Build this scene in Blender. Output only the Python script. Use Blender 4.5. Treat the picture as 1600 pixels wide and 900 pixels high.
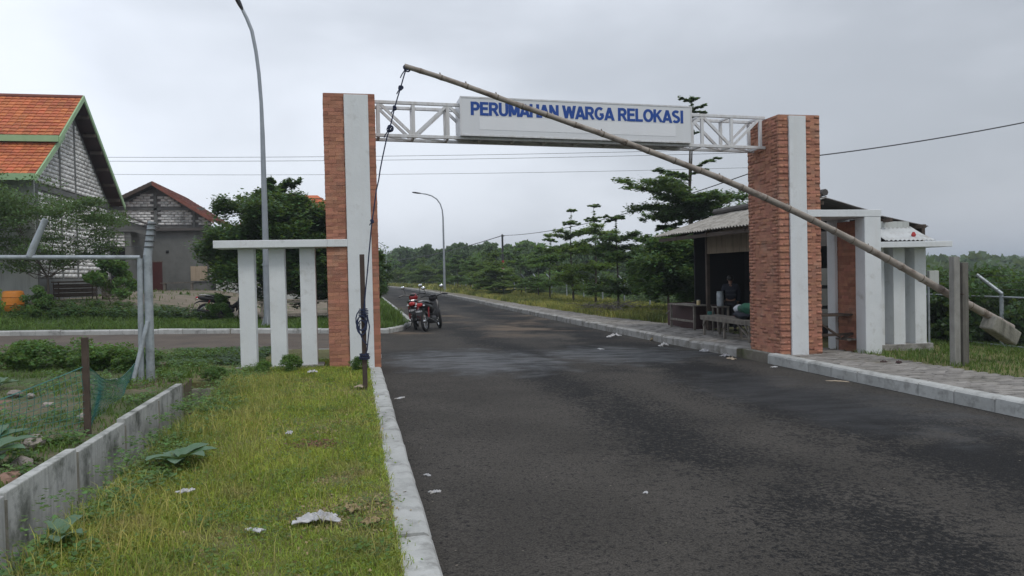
import bpy, bmesh, math, random
import numpy as np
from mathutils import Vector, Matrix
R_ = math.radians
random.seed(7); RNG = np.random.default_rng(7)
for o in list(bpy.data.objects): bpy.data.objects.remove(o)
scene = bpy.context.scene
COL = scene.collection

# ------------------------------------------------------------------ camera, sky, sun, exposure
cam_d = bpy.data.cameras.new('camera'); cam = bpy.data.objects.new('camera', cam_d); COL.objects.link(cam)
scene.camera = cam
cam_d.sensor_width = 36.0; cam_d.lens = 36.0 * 1186 / 1600; cam_d.clip_end = 3000; cam_d.clip_start = 0.05
YAW = R_(11.8); PIT = math.atan(23 / 1186); ROLL = math.atan(.022)
fh = Vector((math.sin(YAW), math.cos(YAW), 0)); r0 = Vector((math.cos(YAW), -math.sin(YAW), 0)); up = Vector((0, 0, 1))
fw = fh * math.cos(PIT) - up * math.sin(PIT); u0 = fh * math.sin(PIT) + up * math.cos(PIT)
cr = r0 * math.cos(ROLL) - u0 * math.sin(ROLL); cu = r0 * math.sin(ROLL) + u0 * math.cos(ROLL)
M = Matrix((cr, cu, -fw)).transposed().to_4x4(); M.translation = Vector((-.40, -12.07, 1.58))
cam.matrix_world = M

SUN_EL, SUN_AZ = R_(56), R_(148)      # azimuth measured from +Y towards +X
world = bpy.data.worlds.new("World"); scene.world = world; world.use_nodes = True
wn, wl = world.node_tree.nodes, world.node_tree.links
wn.clear()
w_out = wn.new('ShaderNodeOutputWorld'); w_bg = wn.new('ShaderNodeBackground'); w_bg.inputs[1].default_value = 0.1
sky = wn.new('ShaderNodeTexSky'); sky.sky_type = 'NISHITA'; sky.sun_disc = False
sky.sun_elevation = SUN_EL; sky.sun_rotation = SUN_AZ; sky.air_density = 1.4; sky.dust_density = 3.0
w_tc = wn.new('ShaderNodeTexCoord')
w_map = wn.new('ShaderNodeMapping'); w_map.inputs['Scale'].default_value = (1.0, 1.0, 2.4); w_map.inputs['Location'].default_value = (.35, .1, .2)
wl.new(w_tc.outputs['Generated'], w_map.inputs[0])
w_n = wn.new('ShaderNodeTexNoise'); w_n.inputs['Scale'].default_value = 1.6; w_n.inputs['Detail'].default_value = 5; w_n.inputs['Roughness'].default_value = .48
w_n.inputs['Distortion'].default_value = .25
wl.new(w_map.outputs[0], w_n.inputs['Vector'])
w_r = wn.new('ShaderNodeValToRGB'); w_r.color_ramp.interpolation = 'B_SPLINE'
e = w_r.color_ramp.elements
e[0].position = .40; e[0].color = (.52, .56, .625, 1); e[1].position = .59; e[1].color = (.86, .91, 1.0, 1)
wl.new(w_n.outputs[0], w_r.inputs[0])
# broad brightening of the overcast towards the left
w_dot = wn.new('ShaderNodeVectorMath'); w_dot.operation = 'DOT_PRODUCT'; w_dot.inputs[1].default_value = (-.83, .45, .33)
wl.new(w_tc.outputs['Generated'], w_dot.inputs[0])
w_mr = wn.new('ShaderNodeMapRange'); w_mr.inputs[1].default_value = -.35; w_mr.inputs[2].default_value = .8
w_mr.inputs[3].default_value = 6.0; w_mr.inputs[4].default_value = 9.6
wl.new(w_dot.outputs['Value'], w_mr.inputs[0])
w_mul = wn.new('ShaderNodeVectorMath'); w_mul.operation = 'SCALE'
wl.new(w_r.outputs[0], w_mul.inputs[0]); wl.new(w_mr.outputs[0], w_mul.inputs['Scale'])
w_mix = wn.new('ShaderNodeMixRGB'); w_mix.inputs[0].default_value = .93
wl.new(sky.outputs[0], w_mix.inputs[1]); wl.new(w_mul.outputs[0], w_mix.inputs[2])
wl.new(w_mix.outputs[0], w_bg.inputs[0]); wl.new(w_bg.outputs[0], w_out.inputs[0])

sd = bpy.data.lights.new('sun', 'SUN'); sd.energy = 1.0; sd.angle = R_(18); sd.color = (1, .965, .91)
sun = bpy.data.objects.new('sun', sd); COL.objects.link(sun)
sdir = Vector((math.sin(SUN_AZ) * math.cos(SUN_EL), math.cos(SUN_AZ) * math.cos(SUN_EL), math.sin(SUN_EL)))
sun.rotation_euler = sdir.to_track_quat('Z', 'Y').to_euler()
vs = scene.view_settings; vs.view_transform = 'Standard'; vs.look = 'None'; vs.exposure = 0.40; vs.gamma = 1.0; vs.use_curve_mapping = False

# ------------------------------------------------------------------ helpers
def gz(x, y):                    # the plot falls gently to the right
    return -.0207 * (-2.07 + .979 * x - .204 * np.clip(y, -40, 60)) if isinstance(x, np.ndarray) or isinstance(y, np.ndarray) else -.0207 * (-2.07 + .979 * max(-60, min(60, x)) - .204 * max(-40, min(60, y)))
def ss(v, a, b):
    t = np.clip((v - a) / (b - a), 0, 1); return t * t * (3 - 2 * t)
def yard(x, y):                  # the raised yard the houses stand on
    return .55 * ss(y, 10.5, 17.0) * ss(-x, 4.0, 8.5)
def gy(x, y): return float(gz(float(x), float(y)) + yard(x, y))

def tag(o, label=None, cat=None, group=None, kind=None):
    if label: o['label'] = label
    if cat: o['category'] = cat
    if group: o['group'] = group
    if kind: o['kind'] = kind
    return o
def empty(name, loc, rz=0.0, label=None, cat=None, group=None, kind=None):
    o = bpy.data.objects.new(name, None); COL.objects.link(o); o.location = loc; o.rotation_euler = (0, 0, rz)
    o.empty_display_size = .2
    return tag(o, label, cat, group, kind)

class MB:
    def __init__(s): s.v = []; s.f = []; s.off = Vector((0, 0, 0))
    def add(s, vs, fs):
        b = len(s.v); s.v += [tuple(p) for p in vs]; s.f += [tuple(b + i for i in f) for f in fs]; return s
    def box(s, x0, x1, y0, y1, z0, z1, m=None):
        vs = [(x0, y0, z0), (x1, y0, z0), (x1, y1, z0), (x0, y1, z0), (x0, y0, z1), (x1, y0, z1), (x1, y1, z1), (x0, y1, z1)]
        if m is not None: vs = [m @ Vector(p) for p in vs]
        return s.add(vs, [(3, 2, 1, 0), (4, 5, 6, 7), (0, 1, 5, 4), (1, 2, 6, 5), (2, 3, 7, 6), (3, 0, 4, 7)])
    def tube(s, pts, rad, n=8, cap=True):
        pts = [Vector(p) for p in pts]
        if not hasattr(rad, '__len__'): rad = [rad] * len(pts)
        rings = []; prev = None
        for i, p in enumerate(pts):
            a = pts[max(i - 1, 0)]; b = pts[min(i + 1, len(pts) - 1)]; d = (b - a).normalized()
            if prev is None:
                prev = d.orthogonal().normalized()
            x = (prev - d * prev.dot(d))
            if x.length < 1e-5: x = d.orthogonal()
            x.normalize(); prev = x; y = d.cross(x)
            rings.append([p + (x * math.cos(2 * math.pi * k / n) + y * math.sin(2 * math.pi * k / n)) * rad[i] for k in range(n)])
        vs = [q for r in rings for q in r]; fs = []
        for i in range(len(pts) - 1):
            for k in range(n):
                k2 = (k + 1) % n; fs.append((i * n + k, i * n + k2, (i + 1) * n + k2, (i + 1) * n + k))
        if cap:
            fs.append(tuple(range(n))[::-1]); fs.append(tuple((len(pts) - 1) * n + k for k in range(n)))
        return s.add(vs, fs)
    def bar(s, a, b, w, h, upv=(0, 0, 1)):
        a = Vector(a); b = Vector(b); d = (b - a).normalized(); u = Vector(upv)
        x = d.cross(u)
        if x.length < 1e-4: x = d.orthogonal()
        x.normalize(); z = x.cross(d); x = x * w / 2; z = z * h / 2
        vs = [a - x - z, a + x - z, a + x + z, a - x + z, b - x - z, b + x - z, b + x + z, b - x + z]
        return s.add(vs, [(0, 1, 2, 3), (7, 6, 5, 4), (0, 4, 5, 1), (1, 5, 6, 2), (2, 6, 7, 3), (3, 7, 4, 0)])
    def prism(s, poly, axis, a, b):   # poly 2D extruded along axis from a to b
        def P(u, v, w): return {'x': (w, u, v), 'y': (u, w, v), 'z': (u, v, w)}[axis]
        n = len(poly); vs = [P(u, v, a) for u, v in poly] + [P(u, v, b) for u, v in poly]
        fs = [tuple(range(n))[::-1], tuple(range(n, 2 * n))] + [(i, (i + 1) % n, n + (i + 1) % n, n + i) for i in range(n)]
        return s.add(vs, fs)
    def ball(s, c, r, nu=10, nv=7, m=None):
        c = Vector(c); r = r if hasattr(r, '__len__') else (r, r, r); vs = []; fs = []
        for i in range(nv + 1):
            th = math.pi * i / nv
            for k in range(nu):
                ph = 2 * math.pi * k / nu
                p = Vector((r[0] * math.sin(th) * math.cos(ph), r[1] * math.sin(th) * math.sin(ph), r[2] * math.cos(th)))
                if m is not None: p = m @ p
                vs.append(c + p)
        for i in range(nv):
            for k in range(nu):
                k2 = (k + 1) % nu; fs.append((i * nu + k, (i + 1) * nu + k, (i + 1) * nu + k2, i * nu + k2))
        return s.add(vs, fs)
    def torus(s, c, R, r, axis='y', n=20, m=8):
        vs = []; fs = []; c = Vector(c)
        for i in range(n):
            a = 2 * math.pi * i / n
            for j in range(m):
                b = 2 * math.pi * j / m; q = R + r * math.cos(b); w = r * math.sin(b)
                p = {'y': (q * math.cos(a), w, q * math.sin(a)), 'z': (q * math.cos(a), q * math.sin(a), w), 'x': (w, q * math.cos(a), q * math.sin(a))}[axis]
                vs.append(c + Vector(p))
        for i in range(n):
            for j in range(m):
                fs.append((i * m + j, ((i + 1) % n) * m + j, ((i + 1) % n) * m + (j + 1) % m, i * m + (j + 1) % m))
        return s.add(vs, fs)
    def build(s, name, mat, parent=None, world=True, smooth=False, bevel=0, kind=None, label=None):
        off = Vector((0, 0, 0))
        if parent is not None and world:
            p = parent
            while p: off += p.location; p = p.parent
        me = bpy.data.meshes.new(name)
        me.from_pydata([tuple(Vector(v) - off) for v in s.v], [], s.f)
        me.materials.append(mat)
        bm = bmesh.new(); bm.from_mesh(me); bmesh.ops.recalc_face_normals(bm, faces=bm.faces); bm.to_mesh(me); bm.free()
        if smooth:
            me.polygons.foreach_set('use_smooth', [True] * len(me.polygons))
            try: me.set_sharp_from_angle(angle=R_(40))
            except Exception: pass
        me.update()
        o = bpy.data.objects.new(name, me); COL.objects.link(o)
        if parent is not None: o.parent = parent
        if bevel:
            b = o.modifiers.new('bevel', 'BEVEL'); b.width = bevel; b.segments = 2; b.limit_method = 'ANGLE'
        return tag(o, label=label, kind=kind)

def npmesh(name, verts, faces, mat, parent=None, smooth=False, kind=None, loc=None, mesh_only=False):
    verts = np.asarray(verts, dtype=np.float32); faces = np.asarray(faces, dtype=np.int32)
    me = bpy.data.meshes.new(name); k = faces.shape[1]
    me.vertices.add(len(verts)); me.vertices.foreach_set('co', verts.ravel())
    me.loops.add(faces.size); me.loops.foreach_set('vertex_index', faces.ravel())
    me.polygons.add(len(faces)); me.polygons.foreach_set('loop_start', np.arange(0, faces.size, k, dtype=np.int32))
    if smooth: me.polygons.foreach_set('use_smooth', np.ones(len(faces), dtype=bool))
    me.update(calc_edges=True); me.materials.append(mat)
    if mesh_only: return me
    o = bpy.data.objects.new(name, me); COL.objects.link(o)
    if parent is not None: o.parent = parent
    if loc is not None: o.location = loc
    return tag(o, kind=kind)

def inst(me, name, parent=None, loc=(0, 0, 0), rot=(0, 0, 0), sc=(1, 1, 1)):
    o = bpy.data.objects.new(name, me); COL.objects.link(o); o.parent = parent
    o.location = loc; o.rotation_euler = rot; o.scale = sc; return o
def copy_tree(o, parent=None):
    c = o.copy(); COL.objects.link(c); c.parent = parent
    for ch in list(o.children): copy_tree(ch, c)
    return c

# ------------------------------------------------------------------ materials
def mat(name, c1, c2=None, scale=6.0, rough=.8, detail=6, bump=0, bscale=None, dirt=None, dscale=1.2, dthr=(.5, .7), metal=0.0,
        island=0.0, objr=0.0, spec=.5, trans=0.0, streak=None, hue=0.0, alpha=None, coat=0.0):
    m = bpy.data.materials.new(name); m.use_nodes = True; nt = m.node_tree; N, L = nt.nodes, nt.links
    b = N['Principled BSDF']; out = N['Material Output']
    b.inputs['Roughness'].default_value = rough; b.inputs['Metallic'].default_value = metal
    b.inputs['Specular IOR Level'].default_value = spec
    if coat: b.inputs['Coat Weight'].default_value = coat
    geo = N.new('ShaderNodeNewGeometry'); pos = geo.outputs['Position']
    def noise(s, d=detail, r=.6, vec=None):
        n = N.new('ShaderNodeTexNoise'); n.inputs['Scale'].default_value = s; n.inputs['Detail'].default_value = d; n.inputs['Roughness'].default_value = r
        L.new(vec if vec is not None else pos, n.inputs['Vector']); return n.outputs[0]
    def ramp(f, a, c, va=(0, 0, 0), vc=(1, 1, 1)):
        r = N.new('ShaderNodeMapRange'); r.inputs[1].default_value = a; r.inputs[2].default_value = c; L.new(f, r.inputs[0]); return r.outputs[0]
    def mix(fac, a, c):
        x = N.new('ShaderNodeMixRGB')
        for i, v in ((0, fac), (1, a), (2, c)):
            if isinstance(v, (tuple, list)): x.inputs[i].default_value = (*v, 1)
            elif isinstance(v, (int, float)): x.inputs[i].default_value = v
            else: L.new(v, x.inputs[i])
        return x.outputs[0]
    c2 = c2 or tuple(v * .75 for v in c1)
    col = mix(ramp(noise(scale), .3, .7), c1, c2)
    if dirt: col = mix(ramp(noise(dscale, 8, .65), *dthr), col, dirt)
    if streak:
        mp = N.new('ShaderNodeMapping'); mp.inputs['Scale'].default_value = (7, 7, .5); L.new(pos, mp.inputs[0])
        col = mix(ramp(noise(1.3, 6, .7, mp.outputs[0]), .47, .70), col, streak)
    if island or objr:
        sm = None
        oi = N.new('ShaderNodeObjectInfo').outputs['Random']; gi = geo.outputs['Random Per Island']
        a = N.new('ShaderNodeMath'); a.operation = 'ADD'
        if objr: L.new(oi, a.inputs[0])
        else: a.inputs[0].default_value = 0
        L.new(gi, a.inputs[1]); fr = N.new('ShaderNodeMath'); fr.operation = 'FRACT'; L.new(a.outputs[0], fr.inputs[0])
        amt = max(island, objr)
        hs = N.new('ShaderNodeHueSaturation'); L.new(col, hs.inputs['Color'])
        v = N.new('ShaderNodeMapRange'); v.inputs[3].default_value = 1 - amt; v.inputs[4].default_value = 1 + amt; L.new(fr.outputs[0], v.inputs[0]); L.new(v.outputs[0], hs.inputs['Value'])
        if hue:
            m7 = N.new('ShaderNodeMath'); m7.operation = 'MULTIPLY'; m7.inputs[1].default_value = 7.31; L.new(fr.outputs[0], m7.inputs[0])
            f2 = N.new('ShaderNodeMath'); f2.operation = 'FRACT'; L.new(m7.outputs[0], f2.inputs[0])
            h = N.new('ShaderNodeMapRange'); h.inputs[3].default_value = .5 - hue; h.inputs[4].default_value = .5 + hue; L.new(f2.outputs[0], h.inputs[0]); L.new(h.outputs[0], hs.inputs['Hue'])
        col = hs.outputs[0]
    L.new(col, b.inputs['Base Color'])
    if bump:
        bp = N.new('ShaderNodeBump'); bp.inputs['Strength'].default_value = bump; bp.inputs['Distance'].default_value = .02
        L.new(noise(bscale or scale * 4, 8, .65), bp.inputs['Height']); L.new(bp.outputs[0], b.inputs['Normal'])
    last = b.outputs[0]
    if trans:
        t = N.new('ShaderNodeBsdfTranslucent'); L.new(mix(.35, col, (.35, .45, .05)), t.inputs[0]); ms = N.new('ShaderNodeMixShader'); ms.inputs[0].default_value = trans
        L.new(last, ms.inputs[1]); L.new(t.outputs[0], ms.inputs[2]); last = ms.outputs[0]
    if alpha is not None:
        t = N.new('ShaderNodeBsdfTransparent'); ms = N.new('ShaderNodeMixShader'); ms.inputs[0].default_value = alpha
        L.new(t.outputs[0], ms.inputs[1]); L.new(last, ms.inputs[2]); last = ms.outputs[0]
    if last is not b.outputs[0]: L.new(last, out.inputs['Surface'])
    return m

MT = dict(
    brick=mat('brick', (.44, .205, .130), (.34, .150, .100), scale=9, rough=.9, objr=.20, island=.20, hue=.006, bump=.5, bscale=60, dirt=(.36, .22, .16), dscale=2.2, dthr=(.52, .76)),
    mortar=mat('mortar', (.33, .18, .125), (.25, .14, .10), scale=14, rough=.95),
    white=mat('white paint', (.72, .75, .77), (.64, .67, .69), scale=2.5, rough=.65, dirt=(.42, .42, .40), dscale=4.5, dthr=(.56, .82), streak=(.66, .68, .69), bump=.2, bscale=14),
    white_steel=mat('white painted steel', (.70, .71, .73), (.62, .63, .65), scale=8, rough=.45, streak=(.52, .50, .48)),
    sign=mat('sign face', (.70, .72, .75), (.66, .68, .71), scale=1.2, rough=.5, streak=(.67, .69, .71)),
    sticker=mat('blank panel', (.78, .80, .83), (.74, .76, .79), scale=3, rough=.45, streak=(.76, .77, .80)),
    blue=mat('blue lettering', (.006, .065, .33), (.005, .055, .29), scale=4, rough=.4),
    conc=mat('concrete', (.36, .355, .34), (.27, .265, .25), scale=5, rough=.9, bump=.45, dirt=(.13, .12, .10), dscale=4.0, dthr=(.46, .68), objr=.10),
    conc_stain=mat('stained concrete', (.46, .47, .45), (.36, .37, .36), scale=4, rough=.9, bump=.3, streak=(.20, .21, .20), dirt=(.09, .10, .085), dscale=3.4, dthr=(.50, .66), objr=.10),
    kerb=mat('kerb concrete', (.45, .46, .45), (.35, .36, .35), scale=4, rough=.88, bump=.5, dirt=(.17, .17, .16), dscale=5, dthr=(.50, .74), objr=.10),
    conc_old=mat('mossy concrete', (.30, .29, .25), (.19, .185, .16), scale=6, rough=.95, bump=.5, streak=(.10, .10, .08), objr=.15),
    paver=mat('paving block', (.27, .255, .235), (.20, .19, .18), scale=14, rough=.92, objr=.25, island=.25, bump=.5, bscale=70, dirt=(.17, .16, .14), dscale=1.1, dthr=(.48, .7)),
    joint=mat('sand joint', (.20, .18, .15), (.13, .115, .095), scale=9, rough=1, dirt=(.10, .12, .05), dscale=1.5, dthr=(.5, .7)),
    soil=mat('soil', (.16, .125, .085), (.09, .085, .045), scale=2.2, rough=1, bump=.8, dirt=(.055, .085, .025), dscale=.9, dthr=(.42, .62)),
    yard=mat('yard dirt', (.24, .20, .155), (.15, .125, .09), scale=1.2, rough=1, bump=.5, dirt=(.06, .09, .03), dscale=.45, dthr=(.54, .62)),
    turf=mat('grassy soil', (.19, .18, .065), (.13, .125, .05), scale=3, rough=1, bump=1, bscale=40, dirt=(.15, .12, .07), dscale=1.6, dthr=(.55, .72)),
    lush=mat('lush turf', (.05, .085, .02), (.03, .055, .014), scale=2, rough=1, bump=1, bscale=25),
    galv=mat('galvanised steel', (.42, .46, .49), (.30, .34, .37), scale=12, rough=.5, metal=.35, dirt=(.22, .24, .25), dscale=5),
    pole=mat('lamp pole steel', (.34, .37, .40), (.27, .30, .33), scale=3, rough=.45, metal=.4),
    dark_steel=mat('dark steel', (.05, .052, .055), (.03, .03, .033), scale=8, rough=.5, metal=.3),
    rust=mat('rusty steel', (.075, .05, .04), (.045, .032, .028), scale=14, rough=.85, bump=.4),
    bamboo=mat('bamboo', (.36, .32, .28), (.23, .20, .17), scale=3, rough=.6, dirt=(.12, .085, .065), dscale=5, dthr=(.50, .68)),
    bamboo_node=mat('bamboo node', (.17, .135, .10), (.11, .09, .07), scale=9, rough=.7),
    post_a=mat('weathered post concrete', (.30, .295, .275), (.22, .215, .20), scale=6, rough=.95, bump=.4, streak=(.13, .125, .11)),
    post_b=mat('dark post concrete', (.17, .16, .14), (.12, .115, .10), scale=6, rough=.95, bump=.4, streak=(.07, .065, .06)),
    rope=mat('blue rope', (.018, .03, .085), (.012, .016, .04), scale=40, rough=.8),
    wood=mat('weathered wood', (.24, .215, .185), (.13, .115, .095), scale=9, rough=.85, streak=(.07, .06, .05), bump=.5, objr=.15),
    wood_dark=mat('dark wood', (.085, .06, .045), (.05, .035, .026), scale=9, rough=.8, objr=.15),
    ply=mat('plywood', (.30, .24, .17), (.22, .17, .12), scale=2.5, rough=.8, streak=(.12, .09, .06)),
    asbestos=mat('fibre cement sheet', (.40, .38, .35), (.30, .285, .26), scale=3, rough=.95, dirt=(.17, .16, .14), dscale=1.5, streak=(.15, .14, .12), objr=.1),
    zinc=mat('zinc sheet', (.60, .62, .62), (.48, .50, .50), scale=4, rough=.6, dirt=(.40, .39, .37), dscale=2.5),
    tin_dark=mat('dark tin sheet', (.09, .08, .075), (.06, .055, .05), scale=4, rough=.7, objr=.15),
    tile=mat('orange roof tile', (.56, .17, .065), (.46, .135, .052), scale=1.5, rough=.75, island=.18, hue=.008, dirt=(.23, .075, .04), dscale=.8, dthr=(.5, .75)),
    tile_old=mat('old roof tile', (.23, .085, .06), (.15, .06, .045), scale=2, rough=.85, island=.25),
    green=mat('pale green trim', (.33, .50, .28), (.28, .44, .24), scale=3, rough=.6),
    maroon=mat('maroon boards', (.05, .018, .018), (.035, .013, .013), scale=3, rough=.7),
    block=mat('white limestone block', (.80, .80, .79), (.68, .68, .67), scale=4, rough=.9, island=.14, bump=.3, dirt=(.32, .32, .31), dscale=1.5),
    render=mat('cement render', (.17, .175, .17), (.125, .13, .125), scale=1.5, rough=.95, dirt=(.09, .095, .09), dscale=.8),
    joint_dark=mat('cement joint', (.16, .16, .155), (.11, .11, .105), scale=5, rough=.95),
    wall_paint=mat('pale wall paint', (.50, .52, .50), (.42, .44, .42), scale=1, rough=.8, streak=(.33, .33, .32)),
    cream=mat('cream board', (.42, .34, .25), (.36, .29, .21), scale=2, rough=.8, streak=(.28, .22, .16)),
    black=mat('interior shade black', (.012, .012, .013), (.008, .008, .009), scale=4, rough=.9),  # shade inside rooms, openings and the stall, put into the colour
    door_red=mat('dark red door', (.085, .018, .015), (.06, .014, .012), scale=3, rough=.55),
    bark=mat('bark', (.12, .10, .08), (.07, .058, .045), scale=12, rough=.95, bump=.6),
    leaf_dark=mat('dark leaves', (.075, .155, .048), (.040, .094, .034), scale=.9, rough=.5, island=.45, hue=.02, trans=.38),
    leaf_mid=mat('mid leaves', (.125, .235, .054), (.070, .155, .042), scale=.8, rough=.5, island=.45, hue=.025, trans=.42),
    leaf_light=mat('bright leaves', (.15, .24, .045), (.09, .17, .034), scale=.8, rough=.5, island=.4, hue=.025, trans=.42),
    leaf_far=mat('distant leaves', (.095, .155, .068), (.060, .112, .050), scale=.25, rough=.7, island=.35, hue=.02, trans=.3),
    leaf_olive=mat('feathery leaves', (.095, .17, .052), (.055, .11, .036), scale=.7, rough=.6, island=.4, hue=.02, trans=.3),
    leaf_pale=mat('waxy pale leaves', (.085, .17, .085), (.06, .13, .065), scale=8, rough=.45, island=.15, trans=.2),
    blade=mat('grass blades', (.38, .44, .062), (.21, .30, .044), scale=1.3, rough=.6, island=.45, hue=.03, trans=.35, dirt=(.42, .34, .16), dscale=2.2, dthr=(.50, .70)),
    blade_dry=mat('dry grass blades', (.42, .38, .10), (.28, .30, .08), scale=.9, rough=.7, island=.4, hue=.025, trans=.3, dirt=(.10, .13, .035), dscale=.6, dthr=(.45, .6)),
    blade_lush=mat('lush grass blades', (.11, .19, .032), (.06, .125, .022), scale=.9, rough=.6, island=.45, hue=.02, trans=.3),
    straw=mat('straw', (.34, .27, .15), (.24, .18, .09), scale=9, rough=.8, island=.3),
    plastic=mat('white plastic bag', (.62, .63, .66), (.50, .50, .52), scale=18, rough=.45, trans=.15, dirt=(.36, .33, .29), dscale=14, dthr=(.52, .68)),
    paper=mat('brown card', (.42, .35, .26), (.33, .27, .20), scale=12, rough=.8),
    rock=mat('rubble stone', (.38, .34, .31), (.26, .23, .21), scale=7, rough=.95, bump=.8, objr=.2),
    rock_red=mat('reddish rubble', (.36, .23, .18), (.27, .17, .13), scale=7, rough=.95, bump=.8),
    net=mat('green nylon net', (.03, .15, .13), (.025, .12, .10), scale=5, rough=.6),
    red=mat('red paint', (.30, .008, .012), (.26, .007, .01), scale=2, rough=.22, coat=.5),
    mc_black=mat('black plastic', (.014, .014, .016), (.010, .010, .011), scale=4, rough=.38),
    tyre=mat('tyre rubber', (.018, .018, .018), (.013, .013, .013), scale=9, rough=.85),
    chrome=mat('bright metal', (.62, .63, .65), (.55, .56, .58), scale=4, rough=.25, metal=.9),
    mirror=mat('mirror glass', (.85, .87, .9), (.8, .82, .85), scale=3, rough=.08, metal=1.0),
    seat=mat('seat vinyl', (.02, .02, .022), (.015, .015, .016), scale=6, rough=.55),
    tail=mat('tail lamp red', (.40, .02, .02), (.34, .015, .015), scale=4, rough=.15),
    lens=mat('clear lens', (.70, .72, .75), (.6, .62, .65), scale=4, rough=.1),
    plate=mat('number plate', (.02, .02, .022), (.016, .016, .018), scale=4, rough=.4),
    glyph=mat('plate figures', (.55, .55, .56), (.48, .48, .5), scale=4, rough=.5),
    skin=mat('skin', (.25, .13, .085), (.21, .11, .07), scale=6, rough=.55),
    hair=mat('black hair', (.012, .01, .01), (.008, .007, .007), scale=30, rough=.5),
    navy=mat('navy cloth', (.010, .013, .026), (.008, .010, .020), scale=12, rough=.85, bump=.3),
    stripe=mat('grey stripe cloth', (.035, .038, .05), (.028, .03, .04), scale=12, rough=.85),
    brown_cloth=mat('brown cloth', (.10, .045, .03), (.075, .033, .022), scale=12, rough=.85, bump=.3),
    trousers=mat('dark trousers', (.02, .02, .025), (.014, .014, .018), scale=12, rough=.9, bump=.3),
    green_cloth=mat('green cloth', (.012, .09, .055), (.009, .07, .04), scale=9, rough=.8, bump=.4),
    red_cloth=mat('dark red cloth', (.20, .012, .018), (.15, .01, .013), scale=9, rough=.8, bump=.4),
    grey_cloth=mat('pale grey cloth', (.50, .52, .56), (.40, .42, .46), scale=9, rough=.7, bump=.3),
    orange=mat('orange plastic', (.62, .22, .02), (.5, .17, .015), scale=3, rough=.5),
    teal=mat('teal plastic', (.02, .13, .11), (.015, .10, .09), scale=3, rough=.5),
    yellowp=mat('pale yellow plastic', (.55, .45, .22), (.5, .4, .2), scale=3, rough=.4),
    wire=mat('cable', (.05, .052, .056), (.045, .047, .05), scale=2, rough=.6),
    hill=mat('hill woods', (.050, .075, .045), (.035, .058, .035), scale=.05, rough=1, bump=1, bscale=.3, dirt=(.08, .11, .05), dscale=.02),
    field=mat('far field', (.07, .10, .04), (.05, .075, .03), scale=.08, rough=1, bump=.4, bscale=2, dirt=(.11, .105, .05), dscale=.05),
)

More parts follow.
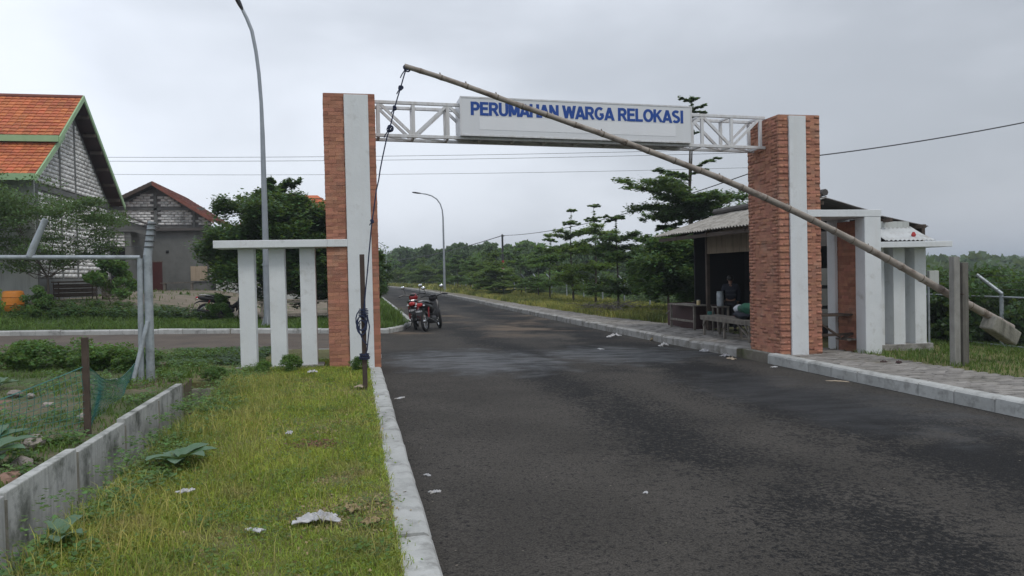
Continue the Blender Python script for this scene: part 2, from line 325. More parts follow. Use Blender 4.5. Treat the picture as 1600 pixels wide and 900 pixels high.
def asphalt():
    m = bpy.data.materials.new('asphalt'); m.use_nodes = True; nt = m.node_tree; N, L = nt.nodes, nt.links; b = N['Principled BSDF']
    geo = N.new('ShaderNodeNewGeometry'); pos = geo.outputs['Position']
    def noise(s, d=6, r=.6, sc=None):
        n = N.new('ShaderNodeTexNoise'); n.inputs['Scale'].default_value = s; n.inputs['Detail'].default_value = d; n.inputs['Roughness'].default_value = r
        if sc:
            mp = N.new('ShaderNodeMapping'); mp.inputs['Scale'].default_value = sc; mp.inputs['Rotation'].default_value = (0, 0, .25); L.new(pos, mp.inputs[0]); L.new(mp.outputs[0], n.inputs['Vector'])
        else: L.new(pos, n.inputs['Vector'])
        return n.outputs[0]
    def mr(f, a, c, lo=0., hi=1.):
        r = N.new('ShaderNodeMapRange'); r.interpolation_type = 'SMOOTHSTEP'
        for i, v in ((1, a), (2, c), (3, lo), (4, hi)): r.inputs[i].default_value = v
        L.new(f, r.inputs[0]); return r.outputs[0]
    def math_(op, a, c=None):
        x = N.new('ShaderNodeMath'); x.operation = op
        for i, v in enumerate((a, c)):
            if v is None: continue
            if isinstance(v, (int, float)): x.inputs[i].default_value = v
            else: L.new(v, x.inputs[i])
        return x.outputs[0]
    def mix(fac, a, c):
        x = N.new('ShaderNodeMixRGB')
        for i, v in ((0, fac), (1, a), (2, c)):
            if isinstance(v, (tuple, list)): x.inputs[i].default_value = (*v, 1)
            else: L.new(v, x.inputs[i])
        return x.outputs[0]
    sep = N.new('ShaderNodeSeparateXYZ'); L.new(pos, sep.inputs[0])
    def gauss(v, c, w):      # soft bump in 0..1
        d = math_('ABSOLUTE', math_('SUBTRACT', v, c)); return mr(d, 0, w, 1., 0.)
    wob = math_('ADD', sep.outputs[0], math_('MULTIPLY', math_('SUBTRACT', noise(.45, 4, .6), .5), 2.2))
    # traffic has worn two darker lanes of bare binder; dust lies between them and by the kerbs
    worn = math_('MAXIMUM', math_('MULTIPLY', gauss(wob, 2.65, 1.1), .72), gauss(wob, 5.0, 1.7))
    worn = math_('MULTIPLY', worn, mr(noise(.55, 6, .6), .34, .52))
    dust = mix(mr(noise(.7, 6), .38, .62), (.052, .048, .043), (.068, .0625, .056))
    thr = math_('ADD', math_('MULTIPLY', worn, .17), -.50)
    fleck = mr(math_('ADD', noise(17, 9, .78), math_('SUBTRACT', 0, thr) if False else math_('MULTIPLY', thr, -1.0)), .885, .945)
    fleck = mr(math_('SUBTRACT', noise(24, 9, .80), math_('MULTIPLY', worn, .17)), .40, .465)
    fine2 = mr(noise(75, 4, .7), .36, .62, .55, 1.25)
    col = mix(fleck, (.0150, .0152, .0160), dust)
    fs_ = N.new('ShaderNodeVectorMath'); fs_.operation = 'SCALE'; L.new(col, fs_.inputs[0]); L.new(fine2, fs_.inputs['Scale']); col = fs_.outputs[0]
    # wet patches where the road dips by the gate, and a damp band towards the right
    edge = noise(1.5, 6, .6)
    wet = None
    for cx, cy, rx, ry, ang in ((1.7, 1.5, 1.7, 2.3, .15), (4.7, 1.9, 1.8, 1.7, -.1), (5.3, -3.6, 1.3, 2.6, .05)):
        mp = N.new('ShaderNodeMapping'); mp.vector_type = 'TEXTURE'; mp.inputs['Location'].default_value = (cx, cy, 0); mp.inputs['Rotation'].default_value = (0, 0, ang); mp.inputs['Scale'].default_value = (rx, ry, 50)
        L.new(pos, mp.inputs[0]); ln = N.new('ShaderNodeVectorMath'); ln.operation = 'LENGTH'; L.new(mp.outputs[0], ln.inputs[0])
        d = math_('ADD', ln.outputs['Value'], math_('MULTIPLY', math_('SUBTRACT', edge, .5), 1.7))
        k = mr(d, .55, 1.15, 1., 0.)
        if cy < 0: k = math_('MULTIPLY', k, .5)
        wet = k if wet is None else math_('MAXIMUM', wet, k)
    wet = math_('MULTIPLY', wet, mr(noise(2.6, 7, .7, (.5, 1.4, 1)), .30, .62, .25, 1.)); col = mix(math_('MULTIPLY', wet, .8), col, (.014, .017, .022))
    # grit: pale stone chips
    vor = N.new('ShaderNodeTexVoronoi'); vor.inputs['Scale'].default_value = 75; L.new(pos, vor.inputs['Vector'])
    chip = mr(vor.outputs['Distance'], .12, .24, 1., 0.)
    sel = mr(vor.outputs['Color'], .62, .70)
    chipf = math_('MULTIPLY', chip, math_('MULTIPLY', sel, .75))
    col = mix(chipf, col, (.14, .13, .12))
    fine = noise(140, 3, .7)
    # sand washed against the far kerb
    sandk = math_('MULTIPLY', mr(noise(.35, 6, .6), .50, .64), math_('MULTIPLY', mr(sep.outputs[1], 4., 8.), mr(sep.outputs[1], 30., 15.)))
    col = mix(sandk, col, (.13, .10, .075))
    L.new(col, b.inputs['Base Color'])
    sp_ = N.new('ShaderNodeMapRange'); sp_.inputs[3].default_value = .15; sp_.inputs[4].default_value = .55; L.new(wet, sp_.inputs[0]); L.new(sp_.outputs[0], b.inputs['Specular IOR Level'])
    rg = N.new('ShaderNodeMapRange'); rg.inputs[3].default_value = .88; rg.inputs[4].default_value = .50; L.new(wet, rg.inputs[0]); L.new(rg.outputs[0], b.inputs['Roughness'])
    h = math_('ADD', math_('MULTIPLY', vor.outputs['Distance'], .6), math_('MULTIPLY', fine, .5))
    bp = N.new('ShaderNodeBump'); bp.inputs['Distance'].default_value = .006; L.new(h, bp.inputs['Height'])
    bs = N.new('ShaderNodeMapRange'); bs.inputs[3].default_value = .85; bs.inputs[4].default_value = .22; L.new(wet, bs.inputs[0]); L.new(bs.outputs[0], bp.inputs['Strength'])
    L.new(bp.outputs[0], b.inputs['Normal'])
    return m
MT['asphalt'] = asphalt()
MT['asphalt_side'] = mat('dusty side street', (.105, .080, .062), (.065, .054, .046), scale=1.5, rough=.9, bump=.4, bscale=60, dirt=(.115, .092, .072), dscale=.9, dthr=(.45, .62))

# ------------------------------------------------------------------ the setting: ground sheets, roads, kerbs
def lerp_path(pts):
    ys = [p[0] for p in pts]; xs = [p[1] for p in pts]
    return lambda y: float(np.interp(y, ys, xs))
XL = lerp_path([(-40, 0), (8.19, 0), (8.2, .22), (8.54, .66), (9.19, .93), (10.97, 1.25), (12.8, 1.42), (35, 1.4), (45, 1.0), (60, -.4), (80, -3.2), (100, -8), (130, -19)])
XR = lerp_path([(-40, 6.68), (-.5, 6.66), (1.2, 6.62), (4.3, 6.4), (10, 6.25), (17, 6.1), (30, 6.0), (40, 5.8), (64, 4.6), (84, 2.6), (105, -1.5), (130, -10)])
XP = lerp_path([(-40, 8.45), (8, 8.4), (10.5, 7.8), (14, 7.5), (17, 7.35), (22, 7.2), (30, 7.1), (38, 6.95), (62, 5.9), (84, 4.1), (105, .2), (130, -8)])
def YN(x): return float(np.interp(x, [-60, -6.5, -3, 0], [2.5, 2.85, 3.3, 3.35]))          # near kerb of the side street
def YF(x): return float(np.interp(x, [-60, -9.2, -3.45, -1.0, .24, .66, .93, 1.25, 1.42], [10.5, 9.5, 9.03, 8.45, 8.2, 8.54, 9.19, 10.97, 12.8]))

def sheet(name, us, lo, hi, nv, pt, mat_, skirt=0.0, **kw):
    """grid: for each u, v runs lo(u)..hi(u); pt(u,v)->(x,y,z)"""
    V = []; Fc = []; W = nv + 1
    for u in us:
        a, b_ = lo(u), hi(u)
        for j in range(W):
            V.append(pt(u, a + (b_ - a) * j / nv))
    for i in range(len(us) - 1):
        for j in range(nv): Fc.append((i * W + j, i * W + j + 1, (i + 1) * W + j + 1, (i + 1) * W + j))
    if skirt:
        n = len(us); loop = [j for j in range(W)] + [i * W + nv for i in range(1, n)] + [(n - 1) * W + j for j in range(nv - 1, -1, -1)] + [i * W for i in range(n - 2, 0, -1)]
        b0 = len(V); V += [(V[k][0], V[k][1], V[k][2] - skirt) for k in loop]; q = len(loop)
        for k in range(q): Fc.append((loop[k], loop[(k + 1) % q], b0 + (k + 1) % q, b0 + k))
    mb = MB(); mb.v = V; mb.f = Fc
    return mb.build(name, mat_, smooth=True, **kw)
def hb(x, y, a, s=1.0): return a * (math.sin(x * 2.1 * s + 1.3) * math.sin(y * 1.7 * s + .4) + .6 * math.sin(x * 5.3 * s + y * 3.1 * s) + .4 * math.sin(x * 11 * s - y * 9 * s))

# one base sheet that reaches the horizon, lower than everything laid on it
def base_pt(x, y):
    z = gz(float(np.clip(x, -60, 60)), float(np.clip(y, -40, 60))) - .12
    if -2.9 < x < -1.6 and y < 2.0: z -= .45
    if x > 13: z -= .25 * min(1, (x - 13) / 4)
    return (x, y, z)
xs_ = [-2500, -900, -300, -120, -60, -30, -15, -6, -3, -2.9, -2.85, -1.65, -1.6, -1, 0, 2, 4, 7, 9, 13, 17, 25, 40, 60, 120, 300, 900, 2500]
ys_ = [-2500, -900, -200, -60, -25, -12, -6, -2, 1.9, 2.05, 4, 8, 12, 20, 30, 45, 60, 90, 150, 300, 900, 2500]
mb = MB(); mb.v = [base_pt(x, y) for y in ys_ for x in xs_]
mb.f = [(j * len(xs_) + i, j * len(xs_) + i + 1, (j + 1) * len(xs_) + i + 1, (j + 1) * len(xs_) + i) for j in range(len(ys_) - 1) for i in range(len(xs_) - 1)]
mb.build('ground', MT['field'], kind='structure')

rows = [y for y in np.arange(-30, 12, .75)] + [8.19, 8.2, 8.54, 9.19, 10.97] + list(np.arange(12.8, 131, 2.5)); rows = sorted(rows)
sheet('road', rows, XL, XR, 10, lambda y, x: (x, y, gz(x, y)), MT['asphalt'], kind='structure')
sheet('side_street', [-60, -30, -20, -12, -9.2, -6.5, -3.45, -3, -1, -.003], YN, YF, 4, lambda x, y: (x, y, gz(x, y)), MT['asphalt_side'], kind='structure')
# raised verges
VERGE_R = -.20
sheet('left_verge', list(np.arange(-16, 3.2, .25)), lambda y: -2.05 if y < -1.1 else -3.3, lambda y: VERGE_R, 24, lambda y, x: (x, y, gz(x, y) + .115 + hb(x, y, .010)), MT['turf'], skirt=.6, kind='structure')
sheet('left_field', list(np.arange(-16, 2.9, .4)), lambda y: -30, lambda y: -2.56 if y < -1.1 else -3.3, 60, lambda y, x: (x, y, gz(x, y) + .17 + hb(x, y, .03) - (.08 if x < -8 else 0)), MT['soil'], skirt=.7, kind='structure')
ditch_floor = MB().box(-2.46, -2.05, -16, -1.1, -.32, -.28); ditch_floor.build('ditch_floor', MT['conc_old'], kind='structure')
sheet('island_verge', list(np.linspace(-60, -12, 14)) + list(np.arange(-11, 1.3, .5)) + [1.27], lambda x: YF(x) + .14, lambda x: 14.0, 16,
      lambda x, y: (x, y, gz(x, y) + .10 + yard(x, y) + hb(x, y, .015) + (.16 * math.exp(-((x - .2) ** 2 + (y - 11.2) ** 2) / 1.3))), MT['lush'], skirt=.3, kind='structure')
sheet('house_yard', list(np.arange(14, 60, 1.5)) + list(np.arange(60, 150, 6)), lambda y: -90, lambda y: XL(y) - .14, 70,
      lambda y, x: (x, y, gz(x, y) + .10 + yard(x, y) + hb(x, y, .01)), MT['yard'], skirt=.3, kind='structure')
PZ = .155
sheet('pavement_bed', list(np.arange(-14, 131, 1.0)), lambda y: XR(y) + .13, XP, 4, lambda y, x: (x, y, gz(x, y) + PZ - .012), MT['joint'], skirt=.3, kind='structure')
sheet('right_verge', list(np.arange(-14, 131, 1.0)), lambda y: XP(y) + .002, lambda y: 12.9, 16, lambda y, x: (x, y, gz(x, y) + PZ - .03 + hb(x, y, .012) - .05 * max(0, x - 9.5) / 3), MT['turf'], skirt=.4, kind='structure')

# kerbs: every stone its own piece
def kerb(name, path, side, h, w, Ls, label, n_max=300, mat_=MT['kerb'], foot=.1):
    """path: list of (x,y) along the road-side edge; side=+1 stone lies to the right of travel direction"""
    P = [Vector((p[0], p[1], 0)) for p in path]
    bed = MB()
    for a, b in zip(P, P[1:]):
        d = (b - a).normalized(); n = Vector((d.y, -d.x, 0)) * side
        q = [a + n * .02, a + n * (w - .02), b + n * (w - .02), b + n * .02]
        vs = [Vector((p.x, p.y, gz(p.x, p.y) - foot)) for p in q] + [Vector((p.x, p.y, gz(p.x, p.y) + h - .02)) for p in q]
        bed.add(vs, [(0, 1, 2, 3), (4, 5, 6, 7), (0, 1, 5, 4), (1, 2, 6, 5), (2, 3, 7, 6), (3, 0, 4, 7)])
    root = bed.build(name, MT['joint'], kind='structure')
    variants = []
    for k in range(4):
        m_ = MB(); j = lambda a: random.uniform(-a, a)
        prof = [(0, -foot), (0, h - .035 + j(.008)), (.02 + j(.004), h - .01), (.045, h), (w, h + j(.003)), (w, -foot)]
        n = len(prof); L2 = Ls / 2 - .004
        segs = [-L2, -L2 * .95, 0, L2 * .95, L2]
        for s_ in segs:
            ch = .006 if abs(abs(s_) - L2) < 1e-6 else 0
            m_.v += [(s_, (v + ch if i in (0, 1, 2) else v), (z - ch if i in (1, 2, 3, 4) else z)) for i, (v, z) in enumerate(prof)]
        for s_ in range(len(segs) - 1):
            for i in range(n): m_.f.append((s_ * n + i, s_ * n + (i + 1) % n, (s_ + 1) * n + (i + 1) % n, (s_ + 1) * n + i))
        m_.f.append(tuple(range(n))); m_.f.append(tuple((len(segs) - 1) * n + i for i in range(n)))
        me_o = m_.build('kerb_stone', mat_); me = me_o.data; bpy.data.objects.remove(me_o); variants.append(me)
    cnt = 0; carry = Ls / 2
    for a, b in zip(P, P[1:]):
        seg = (b - a).length; d = (b - a).normalized()
        while carry < seg and cnt < n_max:
            c = a + d * carry; ang = math.atan2(d.y, d.x)
            zz = gz(c.x, c.y); sl = (gz(c.x + d.x * .3, c.y + d.y * .3) - gz(c.x - d.x * .3, c.y - d.y * .3)) / .6
            o = inst(random.choice(variants), 'kerb_stone', root, (c.x, c.y, zz + random.uniform(-.009, .009)), (random.uniform(-.015, .015), -math.atan(sl) + random.uniform(-.008, .008), ang + random.uniform(-.02, .02)), (1, -side, 1))
            carry += Ls; cnt += 1
        carry -= seg
    return root
def pathline(fx, ys): return [(fx(y), y) for y in ys]
kerb('left_kerb', [(0, -13.2), (0, -.04)], -1, .12, .20, .6, '')
kerb('left_corner_kerb', [(0, 1.1), (0, 2.6), (-.15, 3.05), (-.55, 3.3), (-3, 3.27), (-6.5, 2.82), (-20, 2.7)], -1, .10, .12, .6, '')
kerb('right_kerb', [(6.68, -13.2), (6.66, -.12)], 1, .175, .16, .6, '')
kerb('right_far_kerb', pathline(XR, [1.05, 4.3, 10, 17, 30, 40, 64, 84, 105]), 1, .17, .15, .6, '', mat_=MT['conc'])
kerb('island_kerb', [(-30, YF(-30)), (-9.2, 9.5), (-3.45, 9.03), (-1.0, 8.45), (.22, 8.22), (.66, 8.54), (.93, 9.19), (1.25, 10.97), (1.42, 12.8), (1.4, 35), (1.0, 45), (-.4, 60)], -1, .13, .15, .6, '')

# paving blocks (running bond): nearest 300 single, the rest joined
pav_root = empty('pavement', (7.6, -2, 0), kind='structure')
pm_ = []
for k in range(3):
    m_ = MB(); a, b_, c_ = .104, .051, .006
    m_.v = [(-a, -b_, -.03), (a, -b_, -.03), (a, b_, -.03), (-a, b_, -.03), (-a, -b_, -.004), (a, -b_, -.004), (a, b_, -.004), (-a, b_, -.004), (-a + c_, -b_ + c_, 0), (a - c_, -b_ + c_, 0), (a - c_, b_ - c_, 0), (-a + c_, b_ - c_, 0)]
    m_.f = [(0, 1, 5, 4), (1, 2, 6, 5), (2, 3, 7, 6), (3, 0, 4, 7), (4, 5, 9, 8), (5, 6, 10, 9), (6, 7, 11, 10), (7, 4, 8, 11), (8, 9, 10, 11)]
    oo = m_.build('paving_block', MT['paver']); pm_.append(oo.data); bpy.data.objects.remove(oo)
cells = []
for iy, y in enumerate(np.arange(-11.5, 24, .107)):
    for ix in range(12):
        x = XR(y) + .16 + .108 + ix * .216 - (.108 if iy % 2 else 0)
        if x + .06 > XP(y) or x < XR(y) + .2: continue
        cells.append((x, y))
cells = [c for c in cells if random.random() > .012]
near = sorted([c for c in cells if c[1] > -5.4], key=lambda c: (c[0] + .4) ** 2 + (c[1] + 12.07) ** 2)[:300]
ns = set(near)
V = []; Fq = []
tmpl = np.array([v for v in [pm_[0].vertices[i].co[:] for i in range(12)]]); tf = np.array([p.vertices[:] for p in pm_[0].polygons])
for (x, y) in cells:
    z = gz(x, y) + PZ + random.uniform(-.006, .006) + hb(x, y, .006, .8); rz = random.uniform(-.03, .03)
    if (x, y) in ns:
        inst(random.choice(pm_), 'paving_block', pav_root, (x - 7.6, y + 2, z), (random.uniform(-.03, .03), random.uniform(-.03, .03), rz))
    else:
        c, s = math.cos(rz), math.sin(rz); q = tmpl.copy(); q[:, 0], q[:, 1] = tmpl[:, 0] * c - tmpl[:, 1] * s + x, tmpl[:, 0] * s + tmpl[:, 1] * c + y; q[:, 2] += z
        V.append(q); Fq.append(tf + 12 * (len(V) - 1))
npmesh('paving_block', np.vstack(V) - np.array([7.6, -2, 0]), np.vstack(Fq), MT['paver'], pav_root, kind='stuff')

# ------------------------------------------------------------------ the gate
def unit_box(name, mat_, c=.0):
    m_ = MB(); m_.box(-.5, .5, -.5, .5, -.5, .5); o = m_.build(name, mat_); me = o.data; bpy.data.objects.remove(o); return me
def jit_bricks(name, mat_, n=5, a=.03):
    out = []
    for k in range(n):
        m_ = MB(); m_.box(-.5, .5, -.5, .5, -.5, .5)
        m_.v = [(x + random.uniform(-a * .35, a * .35), y + random.uniform(-a, a) * 1.5, z + random.uniform(-a, a) * 1.6) for x, y, z in m_.v]
        o = m_.build(name, mat_); out.append(o.data); bpy.data.objects.remove(o)
    return out
BRK = jit_bricks('brick', MT['brick'])
BT = np.array([v.co[:] for v in BRK[0].vertices]); BF = np.array([p.vertices[:] for p in BRK[0].polygons])
def brick_cells(ox, oy, ux, uy, W, z0, z1, L=.195, Hc=.057, j=.0035):
    """cells on one face: (cx, cy, cz, len, angle)"""
    out = []; n = max(1, int(round((z1 - z0) / Hc))); Hc = (z1 - z0) / n; ang = math.atan2(uy, ux)
    for r in range(n):
        s = -(L * random.uniform(.35, .65)) if r % 2 else -L * random.uniform(0, .12)
        while s < W - .012:
            a = max(s, 0); b = min(s + L, W)
            if b - a > .03: out.append((ox + ux * (a + b) / 2, oy + uy * (a + b) / 2, z0 + (r + .5) * Hc, b - a - j, ang, Hc - j))
            s += L
    return out
def lay_bricks(root, first, rest, limit=300, thick=.05, meshes=BRK, name='brick', mat_=None):
    L0 = root.location
    for i, c in enumerate(first + rest):
        cx, cy, cz, ln, ang, hh = c
        t = random.uniform(-.003, .003)
        if i < limit:
            px, py = -math.sin(ang) * t, math.cos(ang) * t
            inst(random.choice(meshes), name, root, (cx + px - L0.x, cy + py - L0.y, cz - L0.z), (0, random.uniform(-.012, .012), ang), (ln, thick, hh * random.uniform(.97, 1.04)))
    more = (first + rest)[limit:]
    if more:
        V = []; Fq = []
        for c in more:
            cx, cy, cz, ln, ang, hh = c; q = BT.copy() + RNG.uniform(-.03, .03, BT.shape) * np.array([.3, 1, 1]); q[:, 0] *= ln; q[:, 1] *= thick; q[:, 2] *= hh
            t = random.uniform(-.003, .003); co, si = math.cos(ang), math.sin(ang)
            x = q[:, 0] * co - (q[:, 1] + t) * si + cx - L0.x; y = q[:, 0] * si + (q[:, 1] + t) * co + cy - L0.y
            V.append(np.stack([x, y, q[:, 2] + cz - L0.z], 1)); Fq.append(BF + 8 * (len(V) - 1))
        npmesh(name, np.vstack(V), np.vstack(Fq), mat_ or MT['brick'], root, kind='stuff')

def pillar(x0, x1, y0, y1, zb, zt, sx0, sx1, label, side):
    root = empty('gate_pillar', ((x0 + x1) / 2, (y0 + y1) / 2, zb), label=label, cat='pillar', group='brick pillars of the gate')
    MB().box(x0 + .006, x1 - .006, y0 + .006, y1 - .006, zb - .3, zt - .005).build('core', MT['mortar'], root)
    m_ = MB(); m_.prism([(sx0, -.035), (sx1 - .01, -.035), (sx1, -.03), (sx1, .03), (sx0, .03)], 'z', zb - .08, zt - .02)
    m_.v = [(x, y + y0, z) for x, y, z in m_.v]; m_.build('white_strip', MT['white'], root, bevel=.006)
    m2 = MB().box(sx0, sx1, y1 - .03, y1 + .035, zb - .05, zt - .02); m2.build('white_strip', MT['white'], root, bevel=.006)
    T = .024
    fr = brick_cells(x0, y0 + T, 1, 0, sx0 - x0, zb, zt) + brick_cells(sx1, y0 + T, 1, 0, x1 - sx1, zb, zt)
    lf = brick_cells(x0 + T, y1 - .05, 0, -1, y1 - y0 - .1, zb, zt)
    rt = brick_cells(x1 - T, y0 + .05, 0, 1, y1 - y0 - .1, zb, zt)
    bk = brick_cells(x1, y1 - T, -1, 0, x1 - sx1, zb, zt) + brick_cells(sx0, y1 - T, -1, 0, sx0 - x0, zb, zt)
    tp = []
    if side < 0: lay_bricks(root, fr, lf + rt + bk)
    else: lay_bricks(root, sorted(lf + fr, key=lambda c: -c[3] * (1.4 if c in fr else 1)), rt + bk)
    MB().box(x0 + .012, x1 - .012, y0 + .012, y1 - .012, zt - .02, zt + .004).build('cap', MT['mortar'], root)
    return root
LP = pillar(-.79, 0.0, 0.0, 1.05, gz(-.4, 0) + .10, 4.42, -.475, -.105, 'tall red brick gate pillar with white strip, left of the road', -1)
RP = pillar(6.86, 7.66, -.12, .93, gz(7.2, 0) + .165, 4.225, 7.05, 7.375, 'tall red brick gate pillar with white strip, right of the road on a concrete footing', 1)
m_ = MB().box(6.80, 7.02, -.14, .98, -.25, gz(7, 0) + .165); m_.build('footing', MT['conc_old'], RP, bevel=.012)

# steel lattice beam across the road, falling slightly to the right
BX0, BX1 = 0.02, 6.80
def bz(x): return -.018 * x
truss = empty('lattice_beam', (3.4, .5, 4.0), label='white steel lattice beam spanning the road between both brick pillars', cat='steel beam')
ZT, ZB = 4.37, 3.84
for nm, yy, zz in (('chord', .30, ZT), ('chord', .30, ZB), ('chord', .70, ZT), ('chord', .70, ZB)):
    MB().bar((BX0 - .02, yy, zz + bz(BX0)), (BX1 + .05, yy, zz + bz(BX1)), .055, .05).build(nm, MT['white_steel'], truss, bevel=.004)
nb = 12; bw = (BX1 - BX0 - .08) / nb
for i in range(nb + 1):
    x = BX0 + .04 + i * bw
    for yy in (.30, .70):
        MB().bar((x, yy, ZB + bz(x) + .025), (x, yy, ZT + bz(x) - .025), .05, .045, (0, 1, 0)).build('upright', MT['white_steel'], truss)
    for zz in (ZT, ZB):
        MB().bar((x, .3275, zz + bz(x)), (x, .6725, zz + bz(x)), .04, .035).build('crosspiece', MT['white_steel'], truss)
    if i < nb:
        x2 = x + bw; za, zb_ = (ZT - .03, ZB + .03) if i % 2 == 0 else (ZB + .03, ZT - .03)
        for yy in (.30, .70):
            MB().bar((x + .03, yy, za + bz(x)), (x2 - .03, yy, zb_ + bz(x2)), .045, .04, (0, 1, 0)).build('diagonal', MT['white_steel'], truss)
        for zz in (ZB,):
            MB().bar((x + .02, .3275, zz + bz(x)), (x2 - .02, .6725, zz + bz(x2)), .03, .025).build('lower_brace', MT['white_steel'], truss)

# sign box
sx0, sx1, sy0, sy1 = 1.37, 5.40, .19, .80
sgn = empty('gate_sign', (3.4, .45, 3.8), label='long pale box sign with blue capitals fixed to the lattice beam', cat='sign')
def sbox(m_, x0, x1, y0, y1, z0, z1):
    vs = [(x, y, z - .018 * (x - 3.4) - .061) for x in (x0, x1) for y in (y0, y1) for z in (z0, z1)]
    return m_.add(vs, [(0, 1, 3, 2), (4, 6, 7, 5), (0, 4, 5, 1), (2, 3, 7, 6), (0, 2, 6, 4), (1, 5, 7, 3)])
st, sb = 4.490, 3.865
m_ = MB(); sbox(m_, sx0, sx1, sy0, sy0 + .03, sb, st); m_.build('front_panel', MT['sign'], sgn, bevel=.004)
m_ = MB(); sbox(m_, sx0, sx1, sy1 - .03, sy1, sb, st); m_.build('rear_panel', MT['sign'], sgn, bevel=.004)
m_ = MB(); sbox(m_, sx0, sx1, sy0 + .031, sy1 - .031, st - .03, st - .003); m_.build('top_panel', MT['sign'], sgn)
for a in (sx0, sx1 - .02):
    m_ = MB(); sbox(m_, a, a + .02, sy0 + .031, sy1 - .031, sb, st - .031); m_.build('side_panel', MT['sign'], sgn)
m_ = MB(); sbox(m_, sx0 - .006, sx1 + .006, sy0 - .006, sy0 - .001, sb - .008, sb + .018); sbox(m_, sx0 - .006, sx1 + .006, sy0 - .006, sy0 - .001, st - .018, st + .006)
sbox(m_, sx0 - .006, sx0 + .014, sy0 - .006, sy0 - .001, sb + .019, st - .019); sbox(m_, sx1 - .014, sx1 + .006, sy0 - .006, sy0 - .001, sb + .019, st - .019)
m_.build('edge_trim', MT['white_steel'], sgn)
m_ = MB(); sbox(m_, 1.68, 5.10, sy0 - .003, sy0 - .0005, 3.965, 4.165); m_.build('blank_panel', MT['sticker'], sgn)
# lettering: heavy upright sans-serif capitals, each letter its own flat plate
def arc(cx, cy, rx, ry, a0, a1, n=10): return [(cx + rx * math.cos(R_(a0 + (a1 - a0) * i / n)), cy + ry * math.sin(R_(a0 + (a1 - a0) * i / n))) for i in range(n + 1)]
SW = .235; h_ = SW / 2
GL = {  # advance width, strokes (centre lines, letter height 1)
 'P': (.72, [[(.12, 0), (.12, 1)], [(.12, .9), (.40, .9)] + arc(.40, .675, .20, .225, 90, -90) + [(.12, .45)]]),
 'E': (.70, [[(.12, 0), (.12, 1)], [(.12, .91), (.66, .91)], [(.12, .52), (.62, .52)], [(.12, .09), (.68, .09)]]),
 'R': (.78, [[(.12, 0), (.12, 1)], [(.12, .9), (.42, .9)] + arc(.42, .69, .20, .21, 90, -90) + [(.12, .48)], [(.40, .47), (.68, .0)]]),
 'U': (.78, [[(.12, 1), (.12, .34)] + arc(.38, .34, .26, .25, 180, 360) + [(.64, 1)]]),
 'M': (.88, [[(.11, 0), (.11, 1)], [(.77, 0), (.77, 1)], [(.14, .97), (.44, .12)], [(.74, .97), (.44, .12)]]),
 'A': (.80, [[(.08, 0), (.40, .98)], [(.72, 0), (.40, .98)], [(.20, .27), (.60, .27)]]),
 'H': (.78, [[(.12, 0), (.12, 1)], [(.65, 0), (.65, 1)], [(.12, .54), (.65, .54)]]),
 'N': (.78, [[(.12, 0), (.12, 1)], [(.65, 0), (.65, 1)], [(.12, .97), (.65, .03)]]),
 'W': (1.04, [[(.07, 1), (.28, .04)], [(.28, .04), (.52, .95)], [(.52, .95), (.76, .04)], [(.76, .04), (.97, 1)]]),
 'G': (.84, [arc(.42, .5, .31, .405, 48, 318, 18) + [(.68, .42)], [(.44, .43), (.76, .43)]]),
 'L': (.66, [[(.12, 0), (.12, 1)], [(.12, .09), (.63, .09)]]),
 'O': (.88, [arc(.44, .5, .325, .405, 0, 360, 24)]),
 'K': (.80, [[(.12, 0), (.12, 1)], [(.14, .40), (.64, .97)], [(.32, .60), (.70, .03)]]),
 'S': (.72, [arc(.36, .70, .235, .205, 35, 200, 10) + arc(.36, .29, .245, .20, 95, -150, 14)[1:]]),
 'I': (.30, [[(.15, 0), (.15, 1)]]), ' ': (.32, [])}
msg = 'PERUMAHAN WARGA RELOKASI'; total = sum(GL[c][0] for c in msg) - .1
X0, X1, Zl, Zh = 1.54, 5.23, 4.195, 4.415; kx = (X1 - X0) / total; kz = Zh - Zl; cx_ = X0
for ch in msg:
    adv, strokes = GL[ch]; m_ = MB(); lay = 0
    for st_ in strokes:
        n = len(st_); L_, Rr = [], []
        closed = math.hypot(st_[0][0] - st_[-1][0], st_[0][1] - st_[-1][1]) < 1e-6
        for i, (px, pz_) in enumerate(st_):
            a = st_[max(i - 1, 0)] if not closed else st_[(i - 1) % (n - 1)]; b = st_[min(i + 1, n - 1)] if not closed else st_[(i + 1) % (n - 1)]
            dx, dz = b[0] - a[0], b[1] - a[1]; l = math.hypot(dx, dz) or 1; nx, nz = -dz / l * h_, dx / l * h_ * .86
            if n == 2 and abs(dx) > .05 and abs(dz) > .5: nx = math.copysign(h_ * 1.06, -dz); nz = 0       # slanted strokes end level
            L_.append((px + nx, pz_ + nz)); Rr.append((px - nx, pz_ - nz))
        yy = sy0 - .0035 - lay * .0006; lay += 1; vs = []
        for q in L_ + Rr: vs.append((cx_ + q[0] * kx, yy, Zl + min(max(q[1], 0), 1) * kz))
        vs += [(x, sy0 - .0008, z) for x, y_, z in vs]
        vs = [(x, y_, z - .018 * (x - 3.4) - .061) for x, y_, z in vs]
        fs = []; N2 = 2 * n
        for i in range(n - 1): fs += [(i, i + 1, n + i + 1, n + i), (N2 + n + i, N2 + n + i + 1, N2 + i + 1, N2 + i), (i + 1, i, N2 + i, N2 + i + 1), (n + i, n + i + 1, N2 + n + i + 1, N2 + n + i)]
        fs += [(0, n, N2 + n, N2), (n - 1, N2 + n - 1, N2 + 2 * n - 1, 2 * n - 1)]
        m_.add(vs, fs)
    if strokes: m_.build('letter', MT['blue'], sgn)
    cx_ += adv * kx

